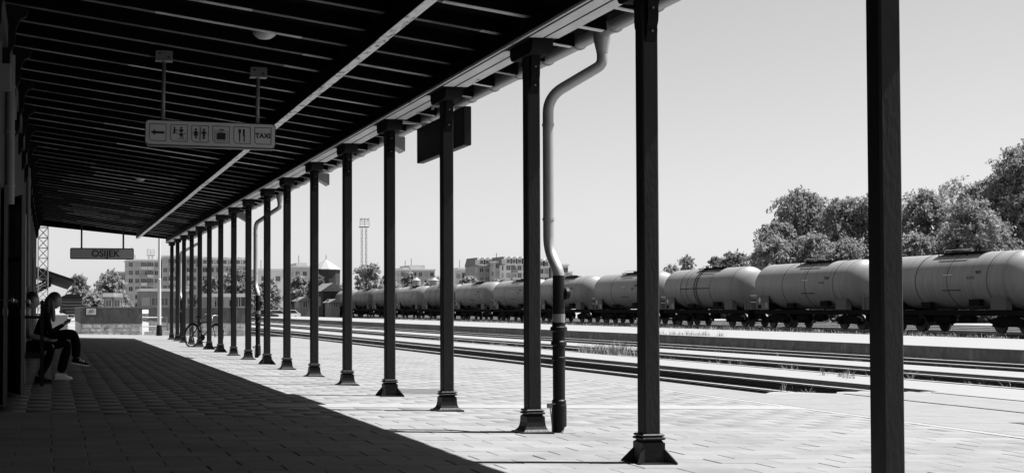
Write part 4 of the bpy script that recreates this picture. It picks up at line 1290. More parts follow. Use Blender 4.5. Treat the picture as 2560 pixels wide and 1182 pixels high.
    for yv in (-2.6, -1.1, 3.3): st.box(-1.42, -1.3, yv - 0.35, yv + 0.35, 1.185, 1.20)
    P_('step', st, M_STEEL, t)
    # end platform with railing
    ra = MB()
    for xv in (-1.25, -0.4, 0.4, 1.25): ra.tube([(xv, -6.6, 1.2), (xv, -6.6, 2.15)], 0.025, 6)
    ra.tube([(-1.25, -6.6, 2.15), (1.25, -6.6, 2.15)], 0.025, 6); ra.tube([(-1.25, -6.6, 1.7), (1.25, -6.6, 1.7)], 0.02, 6)
    ra.tube([(-1.25, -6.6, 2.15), (-1.25, -6.0, 2.15), (-1.25, -6.0, 1.2)], 0.022, 6)
    P_('end_railing', ra, M_TRIM, t)
    P_('end_platform', MB().box(-1.3, 1.3, -6.85, -6.5, 1.15, 1.19), M_UNDER, t)
    P_('end_cabinet', MB().box(-1.2, -0.5, -6.35, -5.7, 1.2, 1.95), M_TRIM, t)
    P_('coupling', MB().tube([(0, -6.45, 1.0), (0, -6.88, 0.9)], 0.05, 8), M_UNDER, t)
    return t


protos = {}
WAG = [('plain', 'pale grey tank wagon at the right edge, nearest of the train'),
       ('plain', 'grey tank wagon with placard board between the two nearest columns'),
       ('ladder', 'grey tank wagon with a ladder and dark bands amidships'),
       ('smooth', 'grey tank wagon directly behind the second nearest column'),
       ('plain', 'grey tank wagon just right of the near downpipe'),
       ('smooth', 'pale tank wagon seen left of the near downpipe'),
       ('plain', 'pale rounded tank wagon, seventh from the right edge'),
       ('dark', 'dark tank wagon just left of the pale rounded one'),
       ('smooth', 'light tank wagon with dark neighbours on both sides'),
       ('dark', 'second darker tank wagon toward the far end of the train'),
       ('dark', 'dark tank wagon next to last of the train'),
       ('smooth', 'light tank wagon at the far end of the train')]
YW0 = 62.85
for i, (v, lb) in enumerate(WAG):
    y = YW0 + LW * i
    if v not in protos:
        o = tank_wagon(v, y); protos[v] = o
    else:
        o = copy_tree(protos[v]); o.location = (TT, y, ZT)
    tag(o, lb, 'tank wagon', 'tank wagons of the freight train')
#PART4
# ------------------------------------------------------------------ end of the platform: docks, pole, railing
def dock(x0, x1, y, label):
    d = empty('loading_dock', ((x0 + x1) / 2, y, -0.1), label, 'loading dock')
    MB().box(x0, x1, y, y + 14, -0.44, 0.50).build('stone_base', M_STONEW, d)
    cp = MB().box(x0 - 0.02, x1 + 0.02, y - 0.03, y + 14, 0.502, 1.17).build('concrete_wall', M_OLDC, d, bevel=0.02)
    MB().box(x0 - 0.05, x1 + 0.05, y - 0.06, y + 14, 1.171, 1.22).build('coping', M_CONC, d)
    rr = random.Random(int(x0 * 10))
    for r_ in range(3):                        # rough facing stones
        x = x0 + 0.02
        while x < x1 - 0.25:
            wd = rr.uniform(0.25, 0.5)
            xe = min(x + wd, x1 - 0.02)
            za, zb = -0.02 + r_ * 0.17, 0.13 + r_ * 0.17
            pts = [(x + rr.uniform(0, .04), za + rr.uniform(0, .03)), (xe - 0.02 - rr.uniform(0, .03), za + rr.uniform(0, .03)), (xe - 0.02 - rr.uniform(0, .03), zb - rr.uniform(0, .02)), (x + rr.uniform(0, .05), zb - rr.uniform(0, .02))]
            MB().prism(pts, 'y', y - rr.uniform(0.015, 0.05), y - 0.002).build('stone', M_STONEW, d)
            x = xe
    return d


dock(1.25, 3.85, 58.6, 'concrete loading dock with stone base left of the white pole')
dock(5.2, 8.55, 59.6, 'concrete loading dock with stone base behind the far columns')
ns = empty('notice_plate', (1.55, 58.5, 0.85), 'small white notice plate on the left loading dock', 'notice')
MB().box(1.43, 1.93, 58.50, 58.53, 0.84, 1.2).build('border', M_SIGNB, ns)
MB().box(1.47, 1.89, 58.49, 58.499, 0.88, 1.16).build('plate', M_WHITE, ns)
MB().box(1.60, 1.78, 58.482, 58.489, 1.0, 1.025).build('mark', M_SIGNB, ns)
MB().box(1.60, 1.78, 58.482, 58.489, 1.06, 1.085).build('mark', M_SIGNB, ns)
MB().box(1.60, 1.62, 58.482, 58.489, 0.95, 1.085).build('mark', M_SIGNB, ns)

pl = empty('lamp_post', (4.5, 57.4, gz(4.5)), 'white painted pole with a black foot beyond the canopy', 'pole')
MB().lathe([(0.085, 0.45), (0.075, 2.4), (0.06, 2.42), (0.05, 7.5)], (4.5, 57.4, 0), 'z', 14).build('post', M_WHITE, pl, smooth=True)
MB().lathe([(0.13, -0.05), (0.12, 0.25), (0.1, 0.45)], (4.5, 57.4, 0), 'z', 14).build('foot', M_IRON, pl, smooth=True)
MB().lathe([(0.05, 0), (0.2, 0.05), (0.22, 0.2), (0.05, 0.3)], (4.5, 57.4, 7.5), 'z', 14).build('lantern', M_STEEL, pl, smooth=True)

fe = empty('pipe_railing', (4.0, 60.5, -0.05), 'low white pipe railing beyond the white pole', 'railing')
for xv in (3.95, 5.1): MB().tube([(xv, 60.5, -0.44), (xv, 60.5, 0.75)], 0.03, 8).build('post', M_WHITE, fe)
for zv in (0.75, 0.35): MB().tube([(3.95, 60.5, zv), (5.1, 60.5, zv)], 0.025, 8).build('rail', M_WHITE, fe)
for k in range(4):
    xk = 3.95 + 0.42 * k
    o = MB().prism([(xk, -0.1), (xk + 0.36, -0.1), (xk + 0.34, 0.16), (xk + 0.02, 0.16)], 'y', 58.6, 58.95).build('kerb_stone', M_WHITE)
    tag(o, ('leftmost whitewashed kerb stone by the white pole', 'whitewashed kerb stone just left of the white pole foot', 'whitewashed kerb stone just right of the white pole foot', 'rightmost whitewashed kerb stone by the white pole')[k], 'kerb stone', 'whitewashed kerb stones by the pole')

# ------------------------------------------------------------------ foliage
def leaf_mesh(name, clumps, per, size, seed, droop=0.0, aspect=1.8):
    """clumps: (n,4) centre + radius; per leaves each; leaf-shaped quads"""
    r = np.random.RandomState(seed)
    c = np.asarray(clumps)
    n = len(c) * per
    ci = np.repeat(np.arange(len(c)), per)
    d = r.normal(0, 1, (n, 3)); d /= np.linalg.norm(d, axis=1)[:, None]
    rad = c[ci, 3] * r.uniform(0.35, 1.0, n) ** 0.6
    p = c[ci, :3] + d * rad[:, None] * np.array([1, 1, 0.8])
    s = size * r.uniform(0.55, 1.25, n)
    ax = r.normal(0, 1, (n, 3)) + d * 0.6
    if droop: ax[:, 2] -= droop * 2.2
    ax /= np.linalg.norm(ax, axis=1)[:, None]
    bx_ = np.cross(ax, r.normal(0, 1, (n, 3))); bx_ /= np.linalg.norm(bx_, axis=1)[:, None]
    L_ = (s * 0.5 * aspect)[:, None]; W_ = (s * 0.5)[:, None]
    v = np.stack([p - ax * L_, p + bx_ * W_, p + ax * L_, p - bx_ * W_], 1).reshape(-1, 3)
    f = np.arange(4 * n).reshape(-1, 4)
    return np_mesh(name, v, f)


def spray_mesh(name, starts, dirs, length, per, size, seed, droop, aspect=2.4):
    """leaves strung along thin drooping twigs"""
    r = np.random.RandomState(seed)
    n = len(starts) * per
    ci = np.repeat(np.arange(len(starts)), per)
    t = r.uniform(0, 1, n)
    L0 = (length * r.uniform(0.5, 1.3, len(starts)))[ci]
    p = starts[ci] + dirs[ci] * (L0 * t)[:, None]
    p[:, 2] -= droop * L0 * t ** 2
    p += r.normal(0, 1, (n, 3)) * (0.05 * length + 0.07 * L0)[:, None]
    s = size * r.uniform(0.5, 1.3, n)
    ax = dirs[ci] * 0.5 + r.normal(0, 0.75, (n, 3)); ax[:, 2] -= droop * (0.4 + 1.4 * t)
    ax /= np.linalg.norm(ax, axis=1)[:, None]
    bx_ = np.cross(ax, r.normal(0, 1, (n, 3))); bx_ /= np.linalg.norm(bx_, axis=1)[:, None]
    L_ = (s * 0.5 * aspect ** 0.5)[:, None]; W_ = (s * 0.5 / aspect ** 0.5)[:, None]
    v = np.stack([p - ax * L_, p + bx_ * W_, p + ax * L_, p - bx_ * W_], 1).reshape(-1, 3)
    return np_mesh(name, v, np.arange(4 * n).reshape(-1, 4))


def tree(name, label, loc, h, rx, ncl, per, size, seed, group=None, m=M_LEAF, shape='round', droop=0.5, base=0.12, trunk_r=None, cat='tree', lobes=11, openness=0.25):
    """ncl twigs with per leaves each, grown out of uneven lobes of the crown"""
    t = empty(name, loc, label, cat, group)
    r = np.random.RandomState(seed)
    tr = trunk_r or h * 0.02
    top = h * (0.75 if shape != 'cone' else 0.95)
    lean = r.uniform(-0.04, 0.04, 2) * h
    path = [Vector((lean[0] * k ** 2, lean[1] * k ** 2, top * k)) for k in (0, 0.25, 0.5, 0.75, 1)]
    tk = MB().tube(path, [tr * a for a in (1.15, 0.9, 0.7, 0.45, 0.12)], 8)
    z0 = h * base
    lob = []
    if shape == 'cone':
        for k in range(16):
            u = k / 15; lob.append((0, 0, z0 + (h - z0) * u * 0.95, rx * (1.0 - 0.93 * u), 0.07 * h))
    else:
        for k in range(lobes):
            a = 2.4 * k + r.uniform(-0.5, 0.5); u = (k + 0.5) / lobes
            wr = math.sin(math.pi * min(0.92, 0.22 + 0.72 * u)) ** 0.7
            q = r.uniform(0.35, 0.78) * rx * wr
            lr = rx * r.uniform(0.34, 0.56) * (1.1 - 0.35 * u)
            lob.append((q * math.cos(a), q * math.sin(a), z0 + (h - z0) * (0.08 + 0.92 * u) - lr * 0.55, lr, lr * r.uniform(0.7, 1.0)))
        lob.append((lean[0], lean[1], h - rx * 0.3, rx * 0.36, rx * 0.3))
    lob = np.array(lob)
    wgt = lob[:, 3] ** 2; wgt = wgt / wgt.sum()
    li = r.choice(len(lob), ncl, p=wgt)
    d = r.normal(0, 1, (ncl, 3)); d[:, 2] += 0.25; d /= np.linalg.norm(d, axis=1)[:, None]
    rad = r.uniform(openness, 1.0, ncl)[:, None] ** 0.5
    rad[r.uniform(0, 1, ncl) < 0.14] *= 1.28   # stray twigs that break the outline
    st = lob[li, :3] + d * rad * np.stack([lob[li, 3], lob[li, 3], lob[li, 4]], 1) * 0.8
    for q in lob:
        k = min(0.9, max(0.12, (q[2] / top) * 0.62))
        b = Vector((lean[0] * k * k, lean[1] * k * k, top * k)); e_ = Vector(q[:3])
        tk.tube([b, b.lerp(e_, 0.5) + Vector((0, 0, 0.05 * h)), e_], [tr * 0.45, tr * 0.3, tr * 0.1], 5, False)
    for q in st[::max(1, ncl // 60)]:
        l_ = lob[np.argmin(((lob[:, :3] - q) ** 2).sum(1))]
        tk.tube([Vector(l_[:3]), Vector(q)], [tr * 0.12, tr * 0.04], 4, False)
    link('trunk', tk.mesh('trunk'), M_BARK, t)
    link('crown', spray_mesh('crown', st, d, rx * 0.25 + 0.35, per, size, seed + 1, droop), m, t)
    return t


def gp(x, z): # ground point at pixel column x and camera depth z
    p = at(x, 771, z); return Vector((p.x, p.y, -0.45))


def htop(y, z): # height above the ground of pixel row y at depth z
    return at(840, y, z).z + 0.45


def tree_px(name, label, x0, x1, ytop, z, ncl, per, size, seed, **kw):
    a, b = gp(x0, z), gp(x1, z)
    kw.setdefault('group', None)
    return tree(name, label, (a + b) / 2, htop(ytop, z), (b - a).length / 2, ncl, per, size, seed, **kw)


GT = 'trees behind the freight train'
TR = [('broadleaf_tree', 'broad drooping tree behind the train left of the nearest column', 1915, 2125, 478, 128, 1700, 22, 0.26, 11, dict(droop=1.1, base=0.0, lobes=18)),
      ('broadleaf_tree', 'lower spreading tree left of the broad drooping tree', 1880, 2010, 556, 124, 900, 20, 0.26, 12, dict(droop=0.9, base=-0.1, lobes=14)),
      ('broadleaf_tree', 'dense tree between the drooping tree and the nearest column', 2030, 2190, 500, 124, 1300, 22, 0.25, 23, dict(droop=0.9, base=-0.1, lobes=16)),
      ('broadleaf_tree', 'dense tree hidden half behind the nearest column', 2110, 2300, 494, 122, 1500, 22, 0.26, 13, dict(droop=0.8, base=-0.1, lobes=18)),
      ('broadleaf_tree', 'dense rounded tree just right of the nearest column', 2225, 2420, 480, 118, 1600, 22, 0.25, 14, dict(droop=0.5, base=-0.1, lobes=18)),
      ('broadleaf_tree', 'airy light-leaved tree with open twigs above its neighbours', 2295, 2450, 448, 126, 320, 14, 0.22, 15, dict(droop=0.7, base=0.2, m=M_LEAFF, lobes=9)),
      ('broadleaf_tree', 'tall tree cut by the right edge', 2455, 2700, 360, 112, 2300, 24, 0.25, 16, dict(droop=0.8, base=-0.03, lobes=22)),
      ('broadleaf_tree', 'tree filling the dip left of the tall right-hand tree', 2385, 2540, 452, 116, 1300, 22, 0.24, 24, dict(droop=0.7, base=-0.1, lobes=16)),
      ('broadleaf_tree', 'bushy tree in front of the tall right-hand tree', 2330, 2560, 505, 108, 1600, 22, 0.23, 17, dict(droop=0.4, base=-0.1, lobes=18)),
      ('conifer_tree', 'dark pointed conifer at the left end of the big trees', 1868, 1945, 585, 132, 700, 18, 0.26, 18, dict(shape='cone', base=0.02, m=M_LEAFD, droop=0.4)),
      ('broadleaf_tree', 'small dark tree behind the wagon with a ladder', 1785, 1890, 630, 150, 600, 18, 0.28, 19, dict(base=-0.1, m=M_LEAFD)),
      ('broadleaf_tree', 'small bushy tree above the middle of the laddered wagon', 1762, 1818, 645, 160, 260, 16, 0.3, 20, dict(base=-0.1, m=M_LEAFD, lobes=8)),
      ('broadleaf_tree', 'small rounded tree between two tank wagons', 1692, 1752, 644, 165, 260, 16, 0.3, 21, dict(base=-0.1, lobes=8)),
      ('broadleaf_tree', 'low shrub-like tree just right of the second column', 1650, 1718, 666, 170, 260, 16, 0.3, 22, dict(base=-0.1, lobes=8))]
for n_, lb, x0, x1, yt, z, nc, per, sz, sd, kw in TR:
    tree_px(n_, lb, x0, x1, yt, z * 1.4, nc, per, sz * 1.35, sd, group=GT, **kw)
SHR = ['left of the broad drooping tree', 'under the broad drooping tree', 'left of the nearest column', 'right of the nearest column', 'under the dense rounded tree', 'under the bushy tree', 'at the right edge']
for k, x in enumerate((1930, 2020, 2115, 2290, 2380, 2475, 2570)):
    tree_px('shrub', 'low leafy shrub behind the train ' + SHR[k], x - 80, x + 80, 604 - 14 * (k % 2), 152, 900, 20, 0.32, 40 + k, group='shrubs behind the train', base=-0.2, cat='shrub', droop=0.4)

GF = 'distant trees in the town'
FAR = [(428, 486, 712, 300, 'low distant tree behind the first far columns'), (590, 660, 706, 285, 'distant bushy tree left of the second downpipe'), (820, 884, 716, 300, 'low distant tree behind the gabled house'), (162, 226, 690, 250, 'pale distant tree right of the goods shed roof'), (228, 330, 682, 270, 'large rounded distant tree below the station name sign'), (205, 262, 735, 240, 'low bush between the covered wagon and the huts'),
       (498, 560, 688, 300, 'distant tree between far columns, left of the bicycle'), (548, 640, 672, 310, 'broad distant tree seen through the middle far columns'), (640, 702, 700, 300, 'distant tree behind the second downpipe'),
       (716, 782, 692, 290, 'distant leafy tree left of the water tower'), (770, 812, 690, 235, 'dark tree at the foot of the water tower'), (878, 965, 660, 320, 'distant leafy tree around the floodlight mast'), (946, 1006, 690, 330, 'lower distant tree right of the floodlight mast'),
       (1000, 1040, 684, 340, 'distant tree left of the silos'), (1050, 1140, 696, 340, 'low distant tree behind the silos'), (1136, 1200, 692, 330, 'low distant tree before the pale buildings'), (1225, 1275, 698, 330, 'small distant tree in front of the mansard building')]
for k, (x0, x1, yt, z, lb) in enumerate(FAR):
    tree_px('distant_tree', lb, x0, x1, yt, z, 420, 14, 0.62, 60 + k, group=GF, m=M_LEAFF if k not in (10,) else M_LEAFD, base=0.02)

# ------------------------------------------------------------------ town buildings
def window_meshes(w, h):
    f = MB(); t = 0.09
    f.box(-w / 2, -w / 2 + t, -0.06, 0.0, 0, h); f.box(w / 2 - t, w / 2, -0.06, 0.0, 0, h); f.box(-w / 2 + t, w / 2 - t, -0.06, 0, 0, t); f.box(-w / 2 + t, w / 2 - t, -0.06, 0, h - t, h); f.box(-0.04, 0.04, -0.06, 0, t, h - t)
    fm = f.mesh('window'); fm.materials.append(M_FAC2)
    pms = []
    for mm, drop in ((M_WINF, 0), (mat('dark_room_window', 0.03, 0.25), 0), (mat('blind', 0.4, 0.8), 0.4), (M_WINF, 0.6)):
        pb_ = MB().box(-w / 2 + t, w / 2 - t, -0.03, -0.01, t, h - t)
        if drop: pb_.box(-w / 2 + t, w / 2 - t, -0.045, -0.031, h - t - drop, h - t)
        pm = pb_.mesh('pane'); pm.materials.append(mm); pms.append(pm)
    return fm, pms


WM = {}


def add_window(root, x, y, z, w=1.4, h=1.5, rz=0):
    if (w, h) not in WM: WM[(w, h)] = window_meshes(w, h)
    fm, pm = WM[(w, h)]
    o = bpy.data.objects.new('window', fm); o.parent = root; o.location = Vector((x, y, z)) - root_loc(root); o.rotation_euler = (0, 0, rz); col.objects.link(o)
    q = bpy.data.objects.new('pane', rnd.choice(pm)); q.parent = o; col.objects.link(q)


def block(label, x0, x1, ytop, z, m, floors, cols, depth=14, balc=(), roof=None, side=True, name='apartment_building', pent=None, group=None, wsz=(1.4, 1.5)):
    a, b = gp(x0, z), gp(x1, z)
    y = (a.y + b.y) / 2; H_ = htop(ytop, z) - 0.45
    t = empty(name, ((a.x + b.x) / 2, y, -0.45), label, 'building', group)
    MB().box(a.x, b.x, y, y + depth, -0.45, H_).build('wall', m, t)
    fh = H_ / (floors + 0.35)
    cw = (b.x - a.x) / cols
    for f in range(floors):
        z0 = 0.25 * fh + f * fh
        for c in range(cols):
            xc = a.x + cw * (c + 0.5)
            if c in balc:
                lg = MB().box(xc - cw * 0.46, xc + cw * 0.46, y - 0.04, y - 0.01, z0 + 0.1, z0 + fh * 0.86).build('recess_shade_panel', M_WINF, t)  # flat dark panel painting the shade of the recess behind the balcony
                MB().box(xc - cw * 0.47, xc + cw * 0.47, y - 1.1, y - 0.045, z0 - 0.05, z0 + 0.1).build('balcony_slab', M_BALC, t)
                MB().box(xc - cw * 0.47, xc + cw * 0.47, y - 1.15, y - 1.08, z0 + 0.1, z0 + 1.0).build('balcony_front', M_BALC if (f + c) % 3 else M_FAC3, t)
                add_window(t, xc - cw * 0.15, y - 0.045, z0 + 0.9, *wsz)
            else:
                add_window(t, xc, y, z0 + 0.85, *wsz)
    if side:                                   # the flank seen from the station
        for f in range(floors):
            z0 = 0.25 * fh + f * fh
            for k in range(max(1, int(depth / 5))):
                add_window(t, a.x, y + 2.5 + 4.5 * k, z0 + 0.85, 1.4, 1.5, R(-90))
    if roof == 'flat':
        MB().box(a.x - 0.25, b.x + 0.25, y - 0.25, y + depth + 0.25, H_, H_ + 0.5).build('parapet', M_FAC1, t)
    elif roof == 'mansard':
        MB().prism([(y - 0.3, H_), (y + depth + 0.3, H_), (y + depth - 2, H_ + 2.6), (y + 1.4, H_ + 2.6)], 'x', a.x - 0.2, b.x + 0.2).build('roof', M_ROOF, t)
        for k in range(cols):
            xc = a.x + cw * (k + 0.5)
            d_ = MB().prism([(xc - 1.1, H_ + 0.3), (xc + 1.1, H_ + 0.3), (xc + 1.1, H_ + 1.9), (xc, H_ + 2.7), (xc - 1.1, H_ + 1.9)], 'y', y - 0.1, y + 3).build('dormer', M_BALC, t)
            MB().box(xc - 0.5, xc + 0.5, y - 0.14, y - 0.105, H_ + 0.6, H_ + 1.7).build('pane', M_WINF, d_)
    elif roof == 'gable':
        MB().prism([(a.x - 0.5, H_), (b.x + 0.5, H_), ((a.x + b.x) / 2, H_ + (b.x - a.x) * 0.42)], 'y', y - 0.4, y + depth).build('roof', M_ROOF, t)
    if pent:
        for (p0, p1, py_) in pent:
            pa, pb_ = gp(p0, z), gp(p1, z)
            MB().box(pa.x, pb_.x, y + 3, y + depth - 2, H_ + 0.05, htop(py_, z) - 0.45).build('rooftop_block', M_FAC2, t)
            MB().tube([(pa.x + 1, y + 4, htop(py_, z) - 0.5), (pa.x + 1, y + 4, htop(py_, z) + 2)], 0.12, 5).build('antenna', M_STEEL, t)
    return t


GB = 'distant town buildings'
block('grey apartment block with stacked balconies below the station name sign', 318, 400, 652, 420, M_FAC2, 6, 5, 16, (2, 3), 'flat', pent=[(322, 340, 636)], group=GB)
block('apartment block behind the white pole and the first far columns', 404, 498, 642, 425, M_FAC2, 6, 6, 16, (1, 2, 4), 'flat', group=GB)
block('long apartment house with dormers seen through the far columns', 502, 622, 664, 400, M_FAC2, 5, 7, 14, (3,), 'mansard', group=GB)
block('plain pale low building behind the second downpipe', 640, 714, 676, 380, M_FAC1, 3, 2, 20, (), 'flat', pent=[(648, 668, 670)], group=GB)
block('stepped building just left of the water tower', 734, 790, 668, 430, M_FAC2, 4, 3, 16, (), 'flat', pent=[(744, 772, 656)], group=GB)
block('broad flat-roofed building with rooftop structures above the silos', 998, 1090, 676, 460, M_FAC2, 5, 6, 18, (), 'flat', pent=[(1012, 1030, 668), (1028, 1070, 662)], group=GB)
block('low pale building left of the mansard houses', 1136, 1206, 676, 440, M_FAC1, 4, 4, 16, (1,), 'flat', pent=[(1150, 1172, 668)], group=GB)
block('darker mansard building in the middle distance', 1196, 1240, 664, 420, M_FAC3, 5, 3, 14, (), 'mansard', group=GB)
block('tall grey apartment block beside the dark mansard building', 1238, 1262, 656, 415, M_FAC2, 6, 2, 14, (), 'flat', pent=[(1244, 1260, 651)], group=GB)
block('bright apartment block partly behind the third column', 1262, 1322, 662, 410, M_FAC1, 6, 4, 14, (1,), 'mansard', group=GB)
block('pale narrow house behind the downpipe elbow', 1346, 1374, 668, 410, M_FAC1, 5, 2, 12, (), 'mansard', group=GB)
block('stepped apartment house just right of the downpipe', 1396, 1422, 664, 405, M_FAC2, 5, 2, 12, (0,), 'flat', group=GB)
block('lower wing of the stepped apartment house', 1421, 1431, 682, 405, M_FAC2, 4, 1, 12, (), 'flat', group=GB)
block('low block mostly hidden behind the large distant tree', 268, 322, 682, 440, M_FAC2, 4, 4, 14, (), 'flat', group=GB)

# small houses and huts nearer the tracks
block('small gabled house right of the water tower', 806, 858, 728, 225, M_BRICK, 1, 2, 9, (), 'gable', True, 'small_house', group='small houses by the yard', wsz=(0.8, 1.0))
block('small gabled hut left of the water tower', 750, 776, 752, 205, M_FAC3, 1, 1, 5, (), 'gable', True, 'small_house', group='small houses by the yard', wsz=(0.8, 1.0))
block('little shed at the left end of the tank wagons', 828, 850, 756, 215, M_FAC3, 1, 1, 5, (), 'gable', True, 'small_house', group='small houses by the yard', wsz=(0.8, 1.0))
block('square grey hut right of the two-part cabin', 262, 281, 742, 170, M_FAC3, 1, 1, 4, (), 'flat', False, 'cabin', group='cabins beyond the dock', wsz=(0.8, 1.0))
block('pale cabin standing behind the left loading dock', 283, 302, 742, 172, M_FAC2, 1, 1, 4, (), 'flat', False, 'cabin', group='cabins beyond the dock', wsz=(0.8, 1.0))
block('long low depot building behind the white pole', 352, 470, 728, 240, M_FAC3, 1, 5, 12, (), 'flat', False, 'depot_building', group=GB)
block('low depot hall with arched shadow behind the far columns', 520, 612, 742, 190, M_FAC3, 1, 5, 12, (), 'flat', False, 'depot_building', group=GB)

# ------------------------------------------------------------------ water tower
wp_ = gp(815, 262)
wt = empty('water_tower', wp_, 'old water tower with dark tank and pale conical roof', 'water tower')
c3 = (wp_.x, wp_.y, 0)
MB().lathe([(2.4, -0.45), (2.2, 4.6), (2.35, 4.9)], c3, 'z', 12).build('brick_shaft', M_BRICK, wt)
MB().lathe([(2.35, 4.9), (2.75, 5.3), (2.75, 5.7)], c3, 'z', 12).build('corbel', M_BRICK, wt)
MB().lathe([(2.8, 5.7), (2.85, 8.75)], c3, 'z', 12).build('tank', mat('tower_boards', 0.03, 0.9, 0.3, 2), wt)
rf_ = MB().lathe([(3.15, 8.7), (3.1, 8.85), (0.2, 10.65), (0.05, 10.75)], c3, 'z', 12).build('roof', M_RPALE, wt)
MB().tube([(c3[0], c3[1], 10.6), (c3[0], c3[1], 11.6)], 0.06, 6).build('finial', M_IRON, rf_)


# ------------------------------------------------------------------ floodlight masts, lattice mast, silos
def flood_mast(label, x, z, ytop, w, m=M_STEEL):
    p = gp(x, z); H_ = htop(ytop, z) - 0.45
    t = empty('floodlight_mast', p, label, 'mast')
    for s_ in (-1, 1):
        mb = MB()
        for e_ in (-0.18, 0.18):
            mb.tube([(p.x + s_ * w / 2 + e_, p.y, -0.45), (p.x + s_ * w / 2 + e_, p.y, H_ - 2)], 0.06, 5)
        zz = 0.0
        k = 0
        while zz < H_ - 3:
            mb.tube([(p.x + s_ * w / 2 - 0.18 * (-1) ** k, p.y, zz), (p.x + s_ * w / 2 + 0.18 * (-1) ** k, p.y, zz + 0.8)], 0.035, 4); zz += 0.8; k += 1
        mb.build('lattice_leg', m, t)
    MB().box(p.x - w / 2 - 0.6, p.x + w / 2 + 0.6, p.y - 0.7, p.y + 0.7, H_ - 2.2, H_ - 2.0).build('platform', m, t)
    rl = MB()
    for zz in (H_ - 1.4, H_ - 0.9): rl.tube([(p.x - w / 2 - 0.6, p.y - 0.7, zz), (p.x + w / 2 + 0.6, p.y - 0.7, zz)], 0.05, 5)
    for xx in (-w / 2 - 0.6, 0, w / 2 + 0.6): rl.tube([(p.x + xx, p.y - 0.7, H_ - 2), (p.x + xx, p.y - 0.7, H_ - 0.5)], 0.05, 5)
    rl.build('railing', m, t)
    for xx in (-0.75, 0.0, 0.75):
        MB().lathe([(0.32, -0.25), (0.36, 0.2), (0.2, 0.35)], (p.x + xx * w, p.y - 0.75, H_ - 0.3), 'y', 10).build('floodlight', M_WHITE, t)
    return t


flood_mast('tall twin-legged floodlight mast rising above the distant trees', 910, 320, 545, 1.05)
flood_mast('small floodlight mast showing above the balcony block roof', 376, 440, 622, 1.2)

p = gp(107, 72)
lm = empty('lattice_mast', p, 'slender steel lattice mast beside the station building end', 'mast')
lw_ = 0.26
for sx in (-1, 1):
    for sy in (-1, 1):
        MB().tube([(p.x + sx * lw_, p.y + sy * lw_, -0.45), (p.x + sx * lw_, p.y + sy * lw_, 13)], 0.032, 6).build('leg', M_STEEL, lm)
zz = 0.0
br = MB()
while zz < 12.8:
    for sx, sy, ex, ey in ((-1, -1, 1, -1), (1, -1, 1, 1), (1, 1, -1, 1), (-1, 1, -1, -1)):
        br.tube([(p.x + sx * lw_, p.y + sy * lw_, zz), (p.x + ex * lw_, p.y + ey * lw_, zz + 0.55)], 0.014, 4)
        br.tube([(p.x + ex * lw_, p.y + ey * lw_, zz), (p.x + sx * lw_, p.y + sy * lw_, zz + 0.55)], 0.014, 4)
        br.tube([(p.x + sx * lw_, p.y + sy * lw_, zz), (p.x + ex * lw_, p.y + ey * lw_, zz)], 0.014, 4)
    zz += 0.55
br_o = br.build('bracing', M_STEEL, lm); br_o['kind'] = 'stuff'

for x, lb in ((1041, 'left one of two small dark silos above the tank wagons'), (1086, 'right one of two small dark silos above the tank wagons')):
    p = gp(x, 335)
    s_ = empty('silo', p, lb, 'silo', 'two silos by the yard')
    MB().lathe([(1.1, -0.45), (1.1, 8.2)], (p.x, p.y, 0), 'z', 14).build('shell', M_FAC3, s_, smooth=True)
    MB().lathe([(1.15, 8.2), (0.2, 8.9), (0.2, 9.4)], (p.x, p.y, 0), 'z', 14).build('cone_roof', M_RPALE, s_, smooth=True)
    MB().tube([(p.x, p.y, 9.0), (p.x + 2.2, p.y - 0.5, 6.0)], 0.12, 6).build('feed_pipe', M_STEEL, s_)

# ------------------------------------------------------------------ goods shed, covered wagon, barrier on the left
sy_ = 84
gs = empty('goods_shed', (-3, sy_, -0.45), 'goods shed with wide dark overhanging roof at the far left', 'shed')
MB().box(-12, -1.4, sy_ + 2, sy_ + 30, -0.45, 3.0).build('wall', M_FAC3, gs)
MB().prism([(-6.5, 5.4), (1.35, 2.75), (1.35, 2.95), (-6.5, 5.62), (-12.5, 3.6), (-12.5, 3.4)], 'y', sy_, sy_ + 32).build('roof', M_TIMB, gs)
for k in range(4):
    yy = sy_ + 0.6 + 9 * k
    MB().bar((-1.4, yy, 2.3), (0.0, yy, 3.05), 0.14, 0.14).build('strut', M_TIMB, gs)
    MB().box(-1.5, -1.3, yy - 0.1, yy + 0.1, -0.45, 3.4).build('post', M_TIMB, gs)
MB().box(-1.4, 1.0, sy_ + 2, sy_ + 30, -0.44, 0.75).build('ramp', M_CONC, gs)

p = gp(178, 165)
cw_ = empty('covered_wagon', p, 'dark covered goods wagon with rounded roof at the far left', 'goods wagon')
ww = 1.3
MB().box(p.x - ww, p.x + ww, p.y, p.y + 9, 0.55, 2.35).build('body', M_BRICK, cw_)
MB().prism([(p.x + ww * math.cos(t) * 1.04, 2.352 + 0.55 * math.sin(t)) for t in [math.pi * k / 10 for k in range(11)]], 'y', p.y - 0.05, p.y + 9.05).build('roof', M_IRON, cw_)
for k in range(4): MB().box(p.x - ww + 0.1, p.x + ww - 0.1, p.y - 0.03, p.y - 0.002, 0.75 + 0.4 * k, 0.8 + 0.4 * k).build('rail_strip', M_FAC3, cw_)
for sx in (-0.87, 0.87): MB().lathe([(0.2, -0.5), (0.2, -0.45), (0.08, -0.42), (0.08, 0)], (p.x + sx, p.y, 0.75), 'y', 10).build('buffer', M_IRON, cw_)
for yy in (2, 7):
    for sx in (-0.75, 0.75): MB().lathe([(0.45, -0.06), (0.45, 0.06)], (p.x + sx, p.y + yy, 0.0), 'x', 16).build('wheel', M_IRON, cw_)
